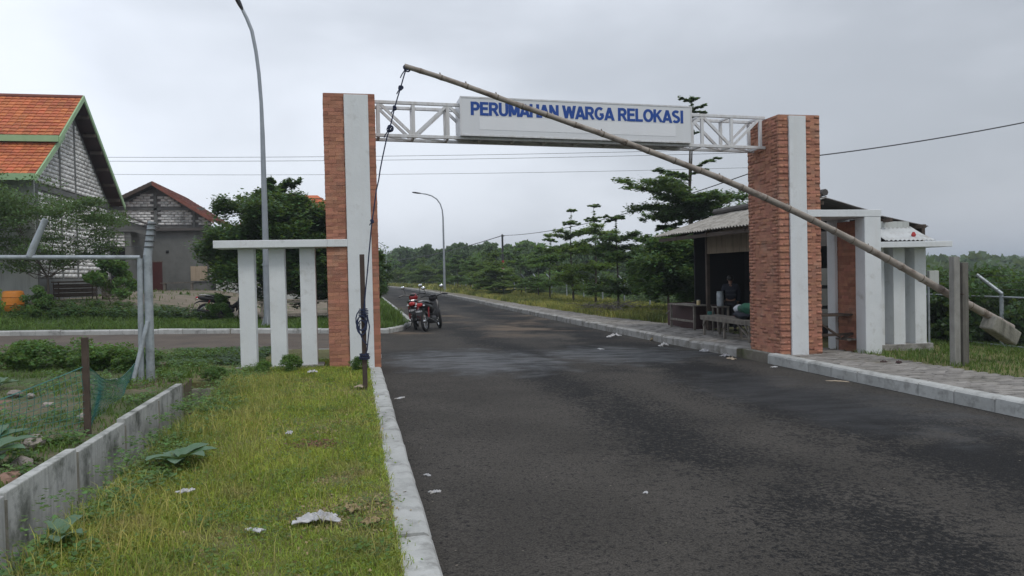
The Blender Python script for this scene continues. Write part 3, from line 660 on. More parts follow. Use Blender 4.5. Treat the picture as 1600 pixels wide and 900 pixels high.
# side wings: slab on three posts
def wing(x0, x1, zt, th, xs, w, y0, y1, yc0, yc1, label, plinth):
    cx = (x0 + x1) / 2
    r = empty('gate_wing', (cx, (y0 + y1) / 2, gz(cx, 0)), label=label, cat='gate wing', group='white wings beside the gate pillars')
    MB().box(x0, x1, y0, y1, zt - th, zt).build('slab', MT['white'], r, bevel=.008)
    for x in xs:
        MB().box(x, x + w, yc0, yc1, gz(x, 0) + .08, zt - th).build('post', MT['white'], r, bevel=.01)
    MB().box(min(xs) - .08, max(xs) + w + .10, yc0 - .05, yc1 + .06, gz(cx, 0) - .1, plinth).build('plinth', MT['conc'], r, bevel=.01)
    return r
LW = wing(-2.44, -.78, 2.165, .115, (-2.12, -1.67, -1.21), .235, -.04, .50, .16, .42, 'white flat slab on three white posts left of the left pillar', gz(-1.6, 0) + .15)
MB().box(-.779, -.476, -.04, -.002, 2.05, 2.165).build('slab', MT['white'], LW, bevel=.006)
RWg = wing(8.9, 10.42, 2.0, .105, (9.06, 9.50, 9.96), .25, -.04, .95, .38, .70, 'white flat slab on three white posts right of the footpath portal', gz(9.6, 0) + .24)

# footpath portal beside the right pillar
PT = empty('footpath_portal', (8.2, .45, gz(8.2, 0)), label='white portal frame over the footpath between right pillar and white wing', cat='portal')
MB().box(7.66, 8.87, -.125, 1.0, 2.45, 2.575).build('lintel', MT['white'], PT, bevel=.008)
MB().box(7.376, 7.659, -.16, -.121, 2.45, 2.575).build('lintel', MT['white'], PT, bevel=.006)
zc = gz(8.7, 0) + .05
MB().box(8.53, 8.86, -.12, .15, zc, 2.449).build('front_post', MT['white'], PT, bevel=.01)
MB().box(8.53, 8.86, .75, .99, zc, 2.449).build('rear_post', MT['white'], PT, bevel=.01)
MB().box(8.595, 8.805, .151, .749, zc, 2.40).build('panel_core', MT['mortar'], PT)
cl = brick_cells(8.61, .749, 0, -1, .598, zc + .08, 2.40) ; cr_ = brick_cells(8.79, .151, 0, 1, .598, zc + .08, 2.40)
lay_bricks(PT, cl, cr_, limit=300)

# ------------------------------------------------------------------ barrier: bamboo pole, posts, counterweight, rope
bp_ = [(10.09, -1.627, 0.51), (9.44, -1.668, 0.82), (8.91, -1.702, 1.06), (7.84, -1.77, 1.6), (6.91, -1.829, 2.03), (6.13, -1.879, 2.37), (5.38, -1.927, 2.67), (4.76, -1.966, 2.9), (3.97, -2.016, 3.16), (3.28, -2.06, 3.38), (2.97, -2.08, 3.48), (2.54, -2.107, 3.6), (2.19, -2.13, 3.71), (1.87, -2.15, 3.8), (1.53, -2.172, 3.91), (1.04, -2.203, 4.06), (0.7, -2.225, 4.16), (0.46, -2.24, 4.22), (0.31, -2.249, 4.26)]
from mathutils import geometry
def resample(P, n):
    P = [Vector(p) for p in P]; d = [0]
    for a, b in zip(P, P[1:]): d.append(d[-1] + (b - a).length)
    out = []
    A = np.array(P)
    # smooth by quadratic weights
    t = np.linspace(0, d[-1], n); px = [np.interp(t, d, A[:, k]) for k in range(3)]
    for _ in range(8):
        for k in range(3): px[k][1:-1] = (px[k][:-2] + 2 * px[k][1:-1] + px[k][2:]) / 4
    return [Vector((px[0][i], px[1][i], px[2][i])) for i in range(n)]
n_ = 150; bb = resample(bp_, n_); rad = []
nodes_ = []; q_ = 4
while q_ < n_ - 2: nodes_.append(q_); q_ += random.choice((4, 5, 5, 6))
for i in range(n_):
    t = i / (n_ - 1); r = .030 * (1 - t) ** 1.2 + .032
    if i in nodes_: r *= 1.10
    rad.append(r * random.uniform(.985, 1.015))
bar = empty('bamboo_barrier', bb[0], label='long bamboo barrier pole raised slantwise across the road in front of the gate', cat='barrier pole')
MB().tube(bb, rad, 12).build('culm', MT['bamboo'], bar, smooth=True)
for i in nodes_:
    d = (bb[min(i + 1, n_ - 1)] - bb[i]).normalized()
    MB().tube([bb[i] - d * .011, bb[i] - d * .004, bb[i] + d * .004, bb[i] + d * .011], [rad[i] * .97, rad[i] * 1.035, rad[i] * 1.04, rad[i] * .97], 12).build('node_ring', MT['bamboo_node'], bar, smooth=True)
    if 6 < i < n_ - 3 and random.random() < .5:
        p = bb[i]; d = (bb[i + 1] - bb[i]).normalized(); sgn_ = random.choice((-1, 1)); u_ = Vector((0, 0, 1)) if random.random() < .7 else Vector((0, -1, 0))
        MB().tube([p, p + (u_ + d * .4) * (rad[i] + .022)], [.013, .008], 6).build('branch_stub', MT['bamboo'], bar)
# counterweight block slung under the butt end
cwm = Matrix.Translation((9.93, -1.62, .49)) @ Matrix.Rotation(R_(27), 4, 'Y') @ Matrix.Rotation(R_(10), 4, 'Z')
cw = MB().box(-.38, .29, -.12, .12, -.15, .09, cwm); cwo = cw.build('counterweight', MT['conc_old'], None, bevel=.025)
tag(cwo, 'mossy concrete counterweight block tied under the butt of the bamboo pole', 'counterweight')
for k, (x, y, ht, mt, lb) in enumerate(((8.745, -1.93, 1.83, 'post_a', 'pale taller concrete barrier post, left one of the pair on the right pavement'), (8.945, -1.88, 1.74, 'post_b', 'darker shorter barrier post, right one of the pair on the right pavement'))):
    z0 = gz(x, y); r = MB().box(x - .056, x + .056, y - .052, y + .052, z0, z0 + ht).build('barrier_post', MT[mt], None, bevel=.008)
    tag(r, lb, 'post', 'pair of posts that hinge the barrier')
tag(MB().tube([(8.845, -2.0, 1.10), (8.845, -1.80, 1.10)], .012, 8).build('hinge_pin', MT['rust']), 'steel pin through both barrier posts under the bamboo', 'pin')
z0 = gz(-.28, -2.3)
lp_ = MB().box(-.315, -.255, -2.33, -2.27, z0, 1.86).build('catch_post', MT['rust'], None, bevel=.004)
tag(lp_, 'thin dark steel catch post wound with blue rope on the left verge', 'post')
# rope from the pole tip to the catch post
tip = Vector((.34, -2.25, 4.24)); tie = Vector((-.28, -2.345, 1.10))
rp = empty('barrier_rope', tip, label='thin dark blue rope hanging from the bamboo tip to the rusty post', cat='rope')
pts = []
for i in range(25):
    t = i / 24; p = tip.lerp(tie, t); p.x -= .13 * math.sin(math.pi * t) * (1 - .3 * t); p.y -= .02 * math.sin(7 * t); pts.append(p + Vector((random.uniform(-.004, .004), 0, 0)))
MB().tube(pts, .0085, 6).build('strand', MT['rope'], rp, smooth=True)
for i, s in ((0, .055), (2, .035), (4, .03), (6, .05), (15, .022)):
    p = pts[i]; m_ = MB()
    for q in range(5):
        a = random.uniform(0, 6.28); b = random.uniform(-1, 1)
        c_ = p + Vector((random.uniform(-.3, .3), random.uniform(-.3, .3), random.uniform(-.4, .4))) * s
        loop = [c_ + Vector((math.cos(t_ + a), math.sin(t_) * b * .6, math.sin(t_ + a))) * s * .6 for t_ in np.linspace(0, 6.28, 10)]
        m_.tube(loop, .008, 5)
    m_.tube([p, p + Vector((-.5 * s * 2.2, 0, -s * 1.6)), p + Vector((-s * 1.5, 0, -s * 2.4))], .0075, 5)
    m_.build('knot', MT['rope'], rp)
m_ = MB()
for k in range(6):
    zz = 1.17 - k * .020; m_.torus((-.285, -2.30, zz), .046 + random.uniform(0, .016), .007, 'z', 14, 6)
for k in range(4):
    a = random.uniform(-.5, .5); R2 = random.uniform(.06, .1)
    m_.tube([Vector((-.31 + R2 * math.cos(t_) * .7, -2.36, 1.03 - k * .03 + R2 * 1.3 * math.sin(t_))) for t_ in np.linspace(0, 6.28, 14)], .008, 5)
m_.tube([(-.24, -2.36, 1.1), (-.215, -2.37, .95), (-.235, -2.36, .8), (-.25, -2.36, .66), (-.27, -2.35, .6)], .008, 5)
m_.tube([(-.33, -2.35, 1.0), (-.345, -2.36, .9), (-.3, -2.36, .78), (-.25, -2.36, .72)], .008, 5)
for k in range(4): m_.torus((-.285, -2.30, .60 - k * .02), .05 + random.uniform(0, .02), .008, 'z', 14, 6)
m_.build('coil', MT['rope'], rp)

# ------------------------------------------------------------------ drain wall, verge edge
dw = empty('drain_wall', (-2.5, -6, gz(-2.5, -6)), label='low stained precast concrete drain wall between field and grass verge', cat='wall')
y = -13.0; k = 0
while y < -3.3:
    L = 1.18; x = -2.505 + random.uniform(-.008, .008); dz = random.uniform(-.02, .02)
    if abs(y + 6.52) < .1: dz += .02
    m_ = MB(); zt = gz(x, y + L / 2) + .275 + dz
    m_.box(x, x + .075, y, y + L - .012, -.33, zt)
    m_.build('wall_panel', MT['conc_stain'], dw, bevel=.008)
    MB().box(x + .0, x + .085, y + L - .010, y + L - .002, -.33, zt - .03).build('joint_strip', MT['conc_old'], dw)
    y += L
m_ = MB(); y = -13.0
ed = empty('drain_edge', (-2.05, -6, 0), label='broken concrete drain edge half overgrown by the verge grass', cat='drain edge')
while y < -2.4:
    L = 1.18; zt = gz(-2.05, y) + .105 + random.uniform(-.02, .02)
    MB().box(-2.085 + random.uniform(-.01, .01), -2.02, y, y + L - .01, -.3, zt).build('edge_panel', MT['conc'], ed, bevel=.008)
    y += L
tag(MB().box(-2.56, -2.05, -1.25, -1.09, -.35, .12).build('culvert_head', MT['conc_old'], None, bevel=.01), 'dark concrete head wall where the drain goes under the side street', 'wall')

# ------------------------------------------------------------------ lamps, poles, wires
def lamp(x, y, label, H=9.3, R=.085, arm=((0, 0), (-.06, .35), (-.2, .7), (-.42, 1.0), (-.75, 1.22)), az=math.pi, n=12, base_h=.45, head=.7, straight=6.6, tip_bent=True, grp=None):
    z = gy(x, y) + .1; r = empty('street_lamp', (x, y, z), label=label, cat='street lamp', group='steel street lamps')
    MB().box(x - .17, x + .17, y - .17, y + .17, z - .15, z + .02).build('base_plate', MT['conc'], r, bevel=.01)
    m_ = MB()
    for a in range(4):
        m_.add([(x + math.cos(a * math.pi / 2) * R, y + math.sin(a * math.pi / 2) * R, z + .32), (x + math.cos(a * math.pi / 2) * (R + .09), y + math.sin(a * math.pi / 2) * (R + .09), z + .02), (x + math.cos(a * math.pi / 2) * R, y + math.sin(a * math.pi / 2) * R, z + .02),
                (x + math.cos(a * math.pi / 2 + .12) * R, y + math.sin(a * math.pi / 2 + .12) * R, z + .32), (x + math.cos(a * math.pi / 2 + .12) * (R + .09), y + math.sin(a * math.pi / 2 + .12) * (R + .09), z + .02), (x + math.cos(a * math.pi / 2 + .12) * R, y + math.sin(a * math.pi / 2 + .12) * R, z + .02)],
               [(0, 1, 2), (3, 5, 4), (0, 3, 4, 1), (1, 4, 5, 2), (0, 2, 5, 3)])
    m_.build('stiffener', MT['pole'], r)
    MB().tube([(x, y, z), (x, y, z + 1.75)], [R, R * .98], n).build('lower_pole', MT['pole'], r, smooth=True)
    MB().tube([(x, y, z + 1.70), (x, y, z + 1.76)], R * 1.12, n).build('collar', MT['pole'], r, smooth=True)
    MB().tube([(x, y, z + 1.75), (x, y, z + straight)], [R * .92, R * .62], n).build('upper_pole', MT['pole'], r, smooth=True)
    ca, sa = math.cos(az), math.sin(az)
    P = [Vector((x - ax * ca * 1.0, y - ax * sa, z + straight + az_)) if False else Vector((x + abs(ax) * ca, y + abs(ax) * sa, z + straight + az_)) for ax, az_ in arm]
    MB().tube(P, [R * .6] + [R * .5] * (len(P) - 2) + [R * .42], n).build('arm', MT['pole'], r, smooth=True)
    d = (P[-1] - P[-2]).normalized(); a0 = P[-1] - d * .05
    s = head / .7
    m_ = MB(); rings = [(0, .04, .03), (.08, .06, .045), (.2, .12, .06), (.45, .15, .065), (.66, .11, .045), (.72, .04, .02)]
    sd_ = Vector((-d.y, d.x, 0)); sd_.normalize() if sd_.length > 1e-4 else None; nn = sd_.cross(d)
    vs = []; N = 10
    for t, w_, h_ in rings:
        for q in range(N): a = 2 * math.pi * q / N; vs.append(a0 + d * t * s + sd_ * math.cos(a) * w_ * s + nn * math.sin(a) * h_ * s)
    fs = [(i * N + q, i * N + (q + 1) % N, (i + 1) * N + (q + 1) % N, (i + 1) * N + q) for i in range(len(rings) - 1) for q in range(N)] + [tuple(range(N)), tuple((len(rings) - 1) * N + q for q in range(N))]
    m_.add(vs, fs); m_.build('lamp_head', MT['dark_steel'], r, smooth=True)
    return r
lamp(-2.73, 9.75, 'tall near street lamp behind the left wing, its dark head cut by the top edge', straight=5.35,
     arm=[(0, 0), (.01, .8), (.05, 1.6), (.11, 2.2), (.20, 2.75), (.32, 3.08), (.44, 3.34)], az=R_(180), R=.098, head=.75)
arm2 = [(0, 0), (.05, .6), (.18, 1.05), (.45, 1.45), (.85, 1.72), (1.3, 1.86), (1.75, 1.92)]
lamp(6.75, 48.5, 'far curved street lamp standing on the right pavement edge beyond the motorbikes', straight=5.95, arm=arm2, az=R_(180), R=.10)
lamp(3.9, 89, 'small distant street lamp just right of the left pillar', straight=4.3, arm=[(0, 0), (.05, .5), (.3, 1.0), (.8, 1.35), (1.4, 1.4)], az=R_(180), R=.09)

up_ = empty('utility_pole', (10.6, 43.7, gz(10.6, 43.7)), label='thin black utility pole with red and white band among the roadside trees', cat='utility pole')
zz = gz(10.6, 43.7)
MB().tube([(10.6, 43.7, zz), (10.6, 43.7, 4.5)], [.10, .075], 10).build('shaft', MT['dark_steel'], up_, smooth=True)
MB().tube([(10.6, 43.7, 1.95), (10.6, 43.7, 2.55)], [.107, .107], 10).build('red_band', MT['red'], up_, smooth=True)
MB().tube([(10.6, 43.7, 1.35), (10.6, 43.7, 1.945)], [.108, .108], 10).build('white_band', MT['white'], up_, smooth=True)
MB().box(10.45, 10.75, 43.66, 43.74, 4.35, 4.40).build('bracket', MT['dark_steel'], up_)
np_ = empty('utility_pole', (20.5, 4.5, gz(20.5, 5)), label='utility pole past the right frame edge that carries the near cable', cat='utility pole')
MB().tube([(20.5, 4.5, -.9), (20.5, 4.5, 6.1)], [.12, .09], 10).build('shaft', MT['dark_steel'], np_, smooth=True)
MB().box(20.35, 20.65, 4.46, 4.54, 5.85, 5.90).build('bracket', MT['dark_steel'], np_)
def cable(name, a, b, sag, r, label, n=30, knots=()):
    a = Vector(a); b = Vector(b); P = []
    for i in range(n + 1):
        t = i / n; p = a.lerp(b, t); p.z -= sag * 4 * t * (1 - t); P.append(p)
    return tag(MB().tube(P, r, 5).build(name, MT['wire'], None, smooth=True), label, 'cable')
cable('cable', (10.6, 43.7, 4.42), (12.9, 9.2, 4.93), .55, .018, 'cable rising from the banded pole past the tall trees towards the right pillar')
cable('cable', (12.9, 9.2, 4.93), (20.5, 4.5, 5.95), .16, .018, 'cable leaving the right pillar towards the upper right edge')
cable('cable', (10.6, 43.7, 4.42), (3.0, 72, 3.2), .35, .03, 'cable falling from the banded pole to the left behind the trees')
for dz, lb in ((0, 'upper line of the distant overhead power line'), (-.42, 'lower line of the distant overhead power line pair')):
    cable('power_line', (-75, 88, 17.0 + dz), (44.5, 60.6, 14.2 + dz), .9, .022, lb, 40)
cable('power_line', (-75, 86, 15.2), (44.5, 60.6, 12.2), 1.0, .018, 'single faint power line sagging below the distant pair', 40)
for x, y in ((-75, 88), (44.5, 60.6)):
    p = empty('power_pole', (x, y, -1), label='power pole beyond the %s frame edge' % ('left' if x < 0 else 'right'), cat='power pole')
    MB().tube([(x, y, -1.5), (x, y, 17.6 if x < 0 else 14.4)], [.2, .14], 8).build('shaft', MT['conc'], p, smooth=True); MB().box(x - .08, x + .08, y - 1.2, y + 1.2, 13.6, 13.75).build('crossarm', MT['dark_steel'], p)

# ------------------------------------------------------------------ vegetation makers
def leaves(C, size, rng, upb=.6, el=1.7, sv=.35):
    n = len(C); nn = rng.normal(size=(n, 3)); nn /= np.linalg.norm(nn, axis=1)[:, None]
    nn = nn * (1 - upb) + np.array([0, 0, upb]); nn /= np.linalg.norm(nn, axis=1)[:, None]
    t = rng.normal(size=(n, 3)); t -= nn * (t * nn).sum(1)[:, None]; t /= np.linalg.norm(t, axis=1)[:, None]
    b = np.cross(nn, t); s = (size * (1 + rng.uniform(-sv, sv, n)))[:, None]
    V = np.stack([C - t * s * el / 2, C + b * s / 2 - nn * s * .12, C + t * s * el / 2, C - b * s / 2 - nn * s * .12], 1).reshape(-1, 3)
    F = np.arange(4 * n).reshape(n, 4); return V, F

def tiered(seed, H, tiers, dens, size, leader=0.0, lean=0.0, thick=.040, twin=False, nbr=(5, 8), droop=.2, rise=(.04, .42), spread=.30):
    """layered crown: whorls of flat sprays on a thin straight stem. tiers: (height, radius[, arc centre, arc width])"""
    rng = np.random.default_rng(seed); m_ = MB(); C = []
    st_pts = [Vector((lean * (t ** 1.5) * H + .010 * H * math.sin(5 * t + seed), .008 * H * math.sin(4 * t + seed * 2), H * t)) for t in np.linspace(0, 1, 14)]
    def stem(z):
        t = min(max(z / H, 0), 1) * 13; i = min(int(t), 12); return st_pts[i].lerp(st_pts[i + 1], t - i)
    r0_ = .011 * H + .010; Rm = max(t[1] for t in tiers)
    m_.tube(st_pts, [max(.006, r0_ * (1 - .9 * t)) for t in np.linspace(0, 1, 14)], 7)
    if twin:
        z1 = H * .55; m_.tube([stem(z1), stem(H * .7) + Vector((.07, .03, 0)), stem(H * .97) + Vector((.10, .05, 0))], [r0_ * .4, r0_ * .3, .007], 5)
    for tr in tiers:
        z, R = tr[0], tr[1]; arc = tr[2:] if len(tr) > 2 else None
        nb_ = int(rng.integers(*nbr)); a0 = rng.uniform(0, 6.28)
        if arc: nb_ = max(2, int(nb_ * arc[1] / 6.28))
        for j in range(nb_):
            a = a0 + 6.283 * j / nb_ + rng.uniform(-.3, .3)
            if arc: a = arc[0] + arc[1] * ((j + .5) / nb_ - .5) + rng.uniform(-.15, .15)
            L = R * rng.uniform(.6, 1.12); p0 = stem(z + rng.uniform(-.10, .10) * R); dr_ = droop * rng.uniform(.3, 1.6)
            ri = rng.uniform(*rise); d = Vector((math.cos(a), math.sin(a), 0)); side_v = Vector((-d.y, d.x, 0)); P = []; wob = rng.uniform(-.12, .12)
            for q in range(8):
                t = q / 7; P.append(p0 + d * L * t + side_v * L * wob * math.sin(3 * t) + Vector((0, 0, L * (ri * t - dr_ * t * t * t))))
            m_.tube(P, [max(.004, r0_ * .38 * (1 - .8 * q / 7)) for q in range(8)], 4, cap=False)
            PX = [p.x for p in P]; PY = [p.y for p in P]; PZ_ = [p.z for p in P]; T8 = np.linspace(0, 1, 8)
            # side twigs, alternately left and right; the leaves sit along them in tufts
            nt = max(3, int(L / .13)); tot = int(dens * L * (.5 + .5 * L / Rm))
            for k in range(nt):
                t0 = .12 + .88 * (k + rng.uniform(0, .8)) / nt; t0 = min(t0, 1.); sgn_ = 1 if k % 2 else -1
                lt = L * spread * rng.uniform(.55, 1.15) * (math.sin(min(1, t0 * 1.02) * 2.55) * .85 + .18); dirv = (d * rng.uniform(.45, .9) + side_v * sgn_).normalized()
                b0 = Vector((np.interp(t0, T8, PX), np.interp(t0, T8, PY), np.interp(t0, T8, PZ_))); e0_ = b0 + dirv * lt + Vector((0, 0, lt * rng.uniform(-.22, .42)))
                if size > .05 and lt > .1: m_.tube([b0, e0_], [.004, .002], 3, cap=False)
                m = max(3, tot // nt); u = rng.random(m) ** .75; ctr = np.array(b0)[None] * (1 - u[:, None]) + np.array(e0_)[None] * u[:, None]
                ctr = ctr + rng.normal(0, 1, (m, 3)) * np.array([.05, .05, 1.0 * thick / max(Rm, .1)]) * max(.35, R); C.append(ctr)
            m = tot // 5; tt = rng.random(m); C.append(np.stack([np.interp(tt, T8, PX), np.interp(tt, T8, PY), np.interp(tt, T8, PZ_) + .01], 1) + rng.normal(0, 1, (m, 3)) * np.array([.035, .035, .015]))
    if leader:
        m = int(dens * .10); tt = rng.uniform(0, 1, m); zz_ = H * (1 - leader * tt)
        C.append(np.array([[*stem(z_)[:2], z_] for z_ in zz_]) + rng.normal(0, 1, (m, 3)) * np.array([.035, .035, .02]))
    V, F = leaves(np.vstack(C), size, rng, .66)
    return m_, V, F

def broad(seed, H, R, n_clump, per, size, trunk_h, flat=.75, upb=.3, limbs=7, open_=.0, tr=.035):
    rng = np.random.default_rng(seed); m_ = MB(); C = []
    top = Vector((rng.uniform(-.06, .06) * H, rng.uniform(-.06, .06) * H, trunk_h))
    m_.tube([(0, 0, -.1), top * .5 + Vector((.02 * H, 0, 0)), top], [tr * H * .55, tr * H * .42, tr * H * .33], 7)
    cz = trunk_h + (H - trunk_h) * .52; hz = (H - trunk_h) * .56
    cs = []
    for k in range(n_clump):
        while True:
            p = rng.uniform(-1, 1, 3)
            if .25 + open_ < np.linalg.norm(p) < 1: break
        cs.append(np.array([p[0] * R * .88, p[1] * R * .88, cz + p[2] * hz * .88]))
    for k in range(limbs):
        tgt = cs[k % len(cs)]; mid = Vector(((top.x + tgt[0]) / 2, (top.y + tgt[1]) / 2, top.z * .45 + tgt[2] * .55 - .05 * H))
        m_.tube([top, mid, Vector(tgt)], [tr * H * .2, tr * H * .12, tr * H * .04], 5, cap=False)
        for q in range(2):
            t2 = cs[int(rng.integers(0, len(cs)))]
            if np.linalg.norm(t2 - np.array(mid)) < R * 1.1: m_.tube([mid, (mid + Vector(t2)) / 2 + Vector((0, 0, .03 * H)), Vector(t2)], [tr * H * .09, tr * H * .06, tr * H * .02], 4, cap=False)
    for c in cs:
        s = rng.uniform(.16, .32) * R * 1.15 * (34 / max(34, n_clump)) ** .30; m = int(per * rng.uniform(.6, 1.3)); q = rng.normal(0, 1, (m, 3)); q /= np.maximum(np.linalg.norm(q, axis=1)[:, None], .01); q *= (rng.random((m, 1)) ** .45) * s
        C.append(c + q * np.array([1.2, 1.2, flat]))
    V, F = leaves(np.vstack(C), size, rng, upb)
    return m_, V, F

class Kind:   # one tree kind: builds its meshes once
    def __init__(s, data, leafmat, barkmat=MT['bark']):
        m_, V, F = data; o = m_.build('trunk', barkmat, None, smooth=True); s.t = o.data; bpy.data.objects.remove(o)
        s.c = npmesh('crown', V, F, leafmat, mesh_only=True); s.m = leafmat
    def place(s, name, x, y, label, cat='tree', group=None, rz=None, sc=1.0, z=None, cmat=None, names=('trunk', 'crown')):
        r = empty(name, (x, y, gy(x, y) + .08 if z is None else z), random.uniform(0, 6.28) if rz is None else rz, label, cat, group)
        sc3 = sc if hasattr(sc, '__len__') else (sc, sc, sc)
        for nm, me in zip(names, (s.t, s.c)):
            o = inst(me, nm, r, sc=sc3)
        return r

# --- the young layered trees between pavement and fence (right)
K1 = Kind(tiered(11, 4.6, [(.85, 1.45), (1.8, 1.35), (2.55, 1.4), (3.2, 1.2), (3.9, .48), (4.5, .26)], 430, .075, leader=.25, thick=.05, spread=.36, rise=(.05, .5)), MT['leaf_light'])
K2 = Kind(tiered(12, 3.9, [(.75, 1.6), (2.1, 1.35), (2.45, 1.3), (2.9, 1.25, 0, 6.28), (3.8, .50)], 430, .075, leader=.3, twin=True, thick=.05, spread=.36, rise=(.05, .55)), MT['leaf_dark'])
K3 = Kind(tiered(13, 3.4, [(1.0, 1.45), (2.15, 1.4), (2.7, 1.05), (3.25, .45)], 430, .075, leader=.1, thick=.05, spread=.36, rise=(.05, .5)), MT['leaf_mid'])
K4 = Kind(tiered(14, 3.0, [(.8, 1.5), (1.4, 1.5), (2.0, 1.1), (2.7, .5)], 560, .08, leader=.1), MT['leaf_light'])
K5 = Kind(tiered(15, 4.05, [(1.1, 1.55), (1.45, 1.8), (1.85, 1.8), (2.25, 1.65), (2.8, 1.1), (3.25, .55), (3.6, .85), (4.0, .45)], 850, .075, thick=.09, spread=.38, droop=.26, rise=(.0, .5)), MT['leaf_mid'])
G = 'young layered trees in the roadside strip'
K5.place('layered_tree', 11.0, 14.3, 'broad dark layered tree just left of the stall roof tip', group=G, sc=.97)
K2.place('layered_tree', 9.7, 16.1, 'layered young tree with two bare top shoots nearest the brush pile', group=G, sc=.95, z=-.02)
K1.place('layered_tree', 10.3, 20.7, 'slim layered tree with bent bare leader, second in the roadside row', group=G, rz=1.0)
K1.place('layered_tree', 9.95, 23.2, 'tall slim layered tree with a small tuft at its tip, third in the roadside row', group=G, rz=3.2, sc=1.0)
K3.place('layered_tree', 9.8, 26.8, 'flat-topped dark layered tree, fourth in the roadside row', group=G, sc=.98)
K3.place('layered_tree', 10.2, 31.0, 'wide low layered tree, fifth in the roadside row', group=G, sc=.86)
K4.place('layered_tree', 8.9, 37.5, 'bright green layered tree beside the banded pole', group=G)
for i, (x, y, k, s) in enumerate([(9.0, 40, K4, .9), (10.9, 39, K3, .95), (8.6, 44.5, K3, .8), (10.5, 47.5, K4, 1.1), (8.3, 52, K3, .9), (9.8, 55, K4, 1.0), (7.9, 59, K4, .8), (9.0, 64, K3, .9), (7.0, 69, K4, 1.1), (6.6, 76, K3, 1.0), (5.4, 83, K4, 1.0)]):
    k.place('layered_tree', x, y, 'small layered roadside tree far along the pavement in the distance', group='distant layered trees of the roadside row', sc=s)
for i, (x, y) in enumerate([(8.6, 33.5), (8.9, 38), (10.9, 34.5)]):
    K4.place('layered_tree', x, y, 'knee-high layered sapling in the yellow roadside grass', group='saplings in the roadside grass', sc=(.8, .8, .45))
# big tree behind the stall
BT_ = tiered(21, 7.5, [(3.3, 2.0), (3.55, 2.25), (3.85, 2.0), (4.1, 1.5, 3.1, 3.2), (4.35, 1.3, 3.3, 2.4), (4.65, 1.15, 3.2, 2.0), (4.9, .85, -.2, 1.1), (6.25, .22), (6.7, .25), (6.95, .62, -.1, 1.1), (7.35, .40)], 620, .07, leader=.06, twin=True, droop=.10, rise=(.06, .55), spread=.36)
KB = Kind(BT_, MT['leaf_dark'])
KB.place('layered_tree', 10.95, 12.0, 'tallest layered tree rising behind the stall roof, thin top above the sign', rz=-.2)
KB2 = Kind(tiered(22, 3.1, [(.9, 1.3), (1.3, 1.5), (1.75, 1.5), (2.2, 1.35), (2.6, .9)], 900, .08, thick=.12, spread=.4, droop=.3), MT['leaf_dark'])
KB2.place('layered_tree', 9.7, 9.6, 'low dark leafy tree tucked under the left tip of the stall roof', rz=1.9)

# --- dark trees on the island left of the road
KD = Kind(tiered(31, 4.55, [(1.3, 2.0), (1.7, 2.25), (2.1, 2.3), (2.5, 2.25), (2.9, 2.1), (3.3, 1.8), (3.7, 1.35), (4.1, .8), (4.45, .5, 2.8, 2.6)], 1250, .085, thick=.15, spread=.42, droop=.34, rise=(.0, .55)), MT['leaf_dark'])
KD.place('dark_tree', -2.75, 13.6, 'broad dark green tree standing behind the near street lamp', rz=.5, sc=(.9, .9, 1.0))
KD2 = Kind(tiered(32, 3.9, [(1.1, 1.5), (1.5, 1.75), (1.9, 1.8), (2.3, 1.6), (2.75, 1.35), (3.2, 1.2), (3.7, .6)], 1100, .085, thick=.13, spread=.42, droop=.34, rise=(.0, .55)), MT['leaf_dark'])
KD2.place('dark_tree', -1.0, 13.6, 'dark tree hidden behind the left brick pillar with boughs reaching past it', rz=2.2, sc=(.88, .88, .84))
KD2.place('dark_tree', .1, 18.5, 'smaller dark tree behind the pillar over the grass mound', rz=4.0, sc=(.6, .6, .62))

# --- feathery tree by the left house
KL = Kind(broad(41, 4.3, 2.6, 80, 215, .055, 1.0, flat=.40, upb=.45, limbs=14, open_=.1, tr=.022), MT['leaf_olive'])
KL.place('feathery_tree', -10.3, 15.2, 'feathery green tree in front of the tall block-walled house', rz=.7, sc=(1.0, 1.0, .95))
KL2 = Kind(broad(42, 4.6, 1.9, 80, 180, .06, 1.6, flat=.7, upb=.4, limbs=9, tr=.05), MT['leaf_olive'])
KL2.place('feathery_tree', -12.4, 14.2, 'dense dark-trunked tree at the left picture edge', rz=2.0, sc=(1, 1, 1.0))
KS = Kind(broad(43, 1.3, .75, 18, 260, .06, .2, flat=.8, upb=.3, limbs=7, tr=.03), MT['leaf_mid'])
KS.place('shrub', -8.3, 15.3, 'round dark shrub before the window opening of the block annex', 'shrub', sc=1.15)
KS.place('shrub', -4.35, 12.3, 'small olive round shrub in front of the parked black motorbike', 'shrub', sc=(.52, .52, .62))
KS.place('shrub', -9.85, 13.6, 'leafy shrub beside the orange barrel under the feathery tree', 'shrub', sc=.62)

# --- weeds along the field fence and verge
KW = [Kind(broad(50 + i, .62, .42, 34, 130, .030, .06, flat=1.0, upb=.35, limbs=6, tr=.02), MT[m]) for i, m in enumerate(('leaf_mid', 'leaf_light', 'leaf_mid'))]
wl_ = [(-6.9, .35, 1, 1.35, 'tall yellow-green weed bush standing up behind the lower pipe at far left'), (-5.9, .2, 2, 1.1, 'dark weed clump behind the lower pipe'), (-5.1, .5, 0, 1.3, 'weed clump behind the leaning green net'),
       (-4.3, .3, 2, 1.35, 'dense dark weeds left of the thick gate post'), (-3.7, .2, 2, 1.15, 'dark weeds hugging the brace of the thick gate post'), (-7.9, .6, 1, .9, 'light weed clump at the left picture edge by the side street'),
       (-2.3, -1.0, 0, .55, 'weeds at the head of the drain wall'), ]
for x, y, k, s, lb in wl_: KW[k].place('weed_bush', x, y, lb, 'weed', 'weed clumps along the field fence', sc=(s * .9, s * .9, s * .56), z=gz(x, y) + .1, names=('stem', 'foliage'))
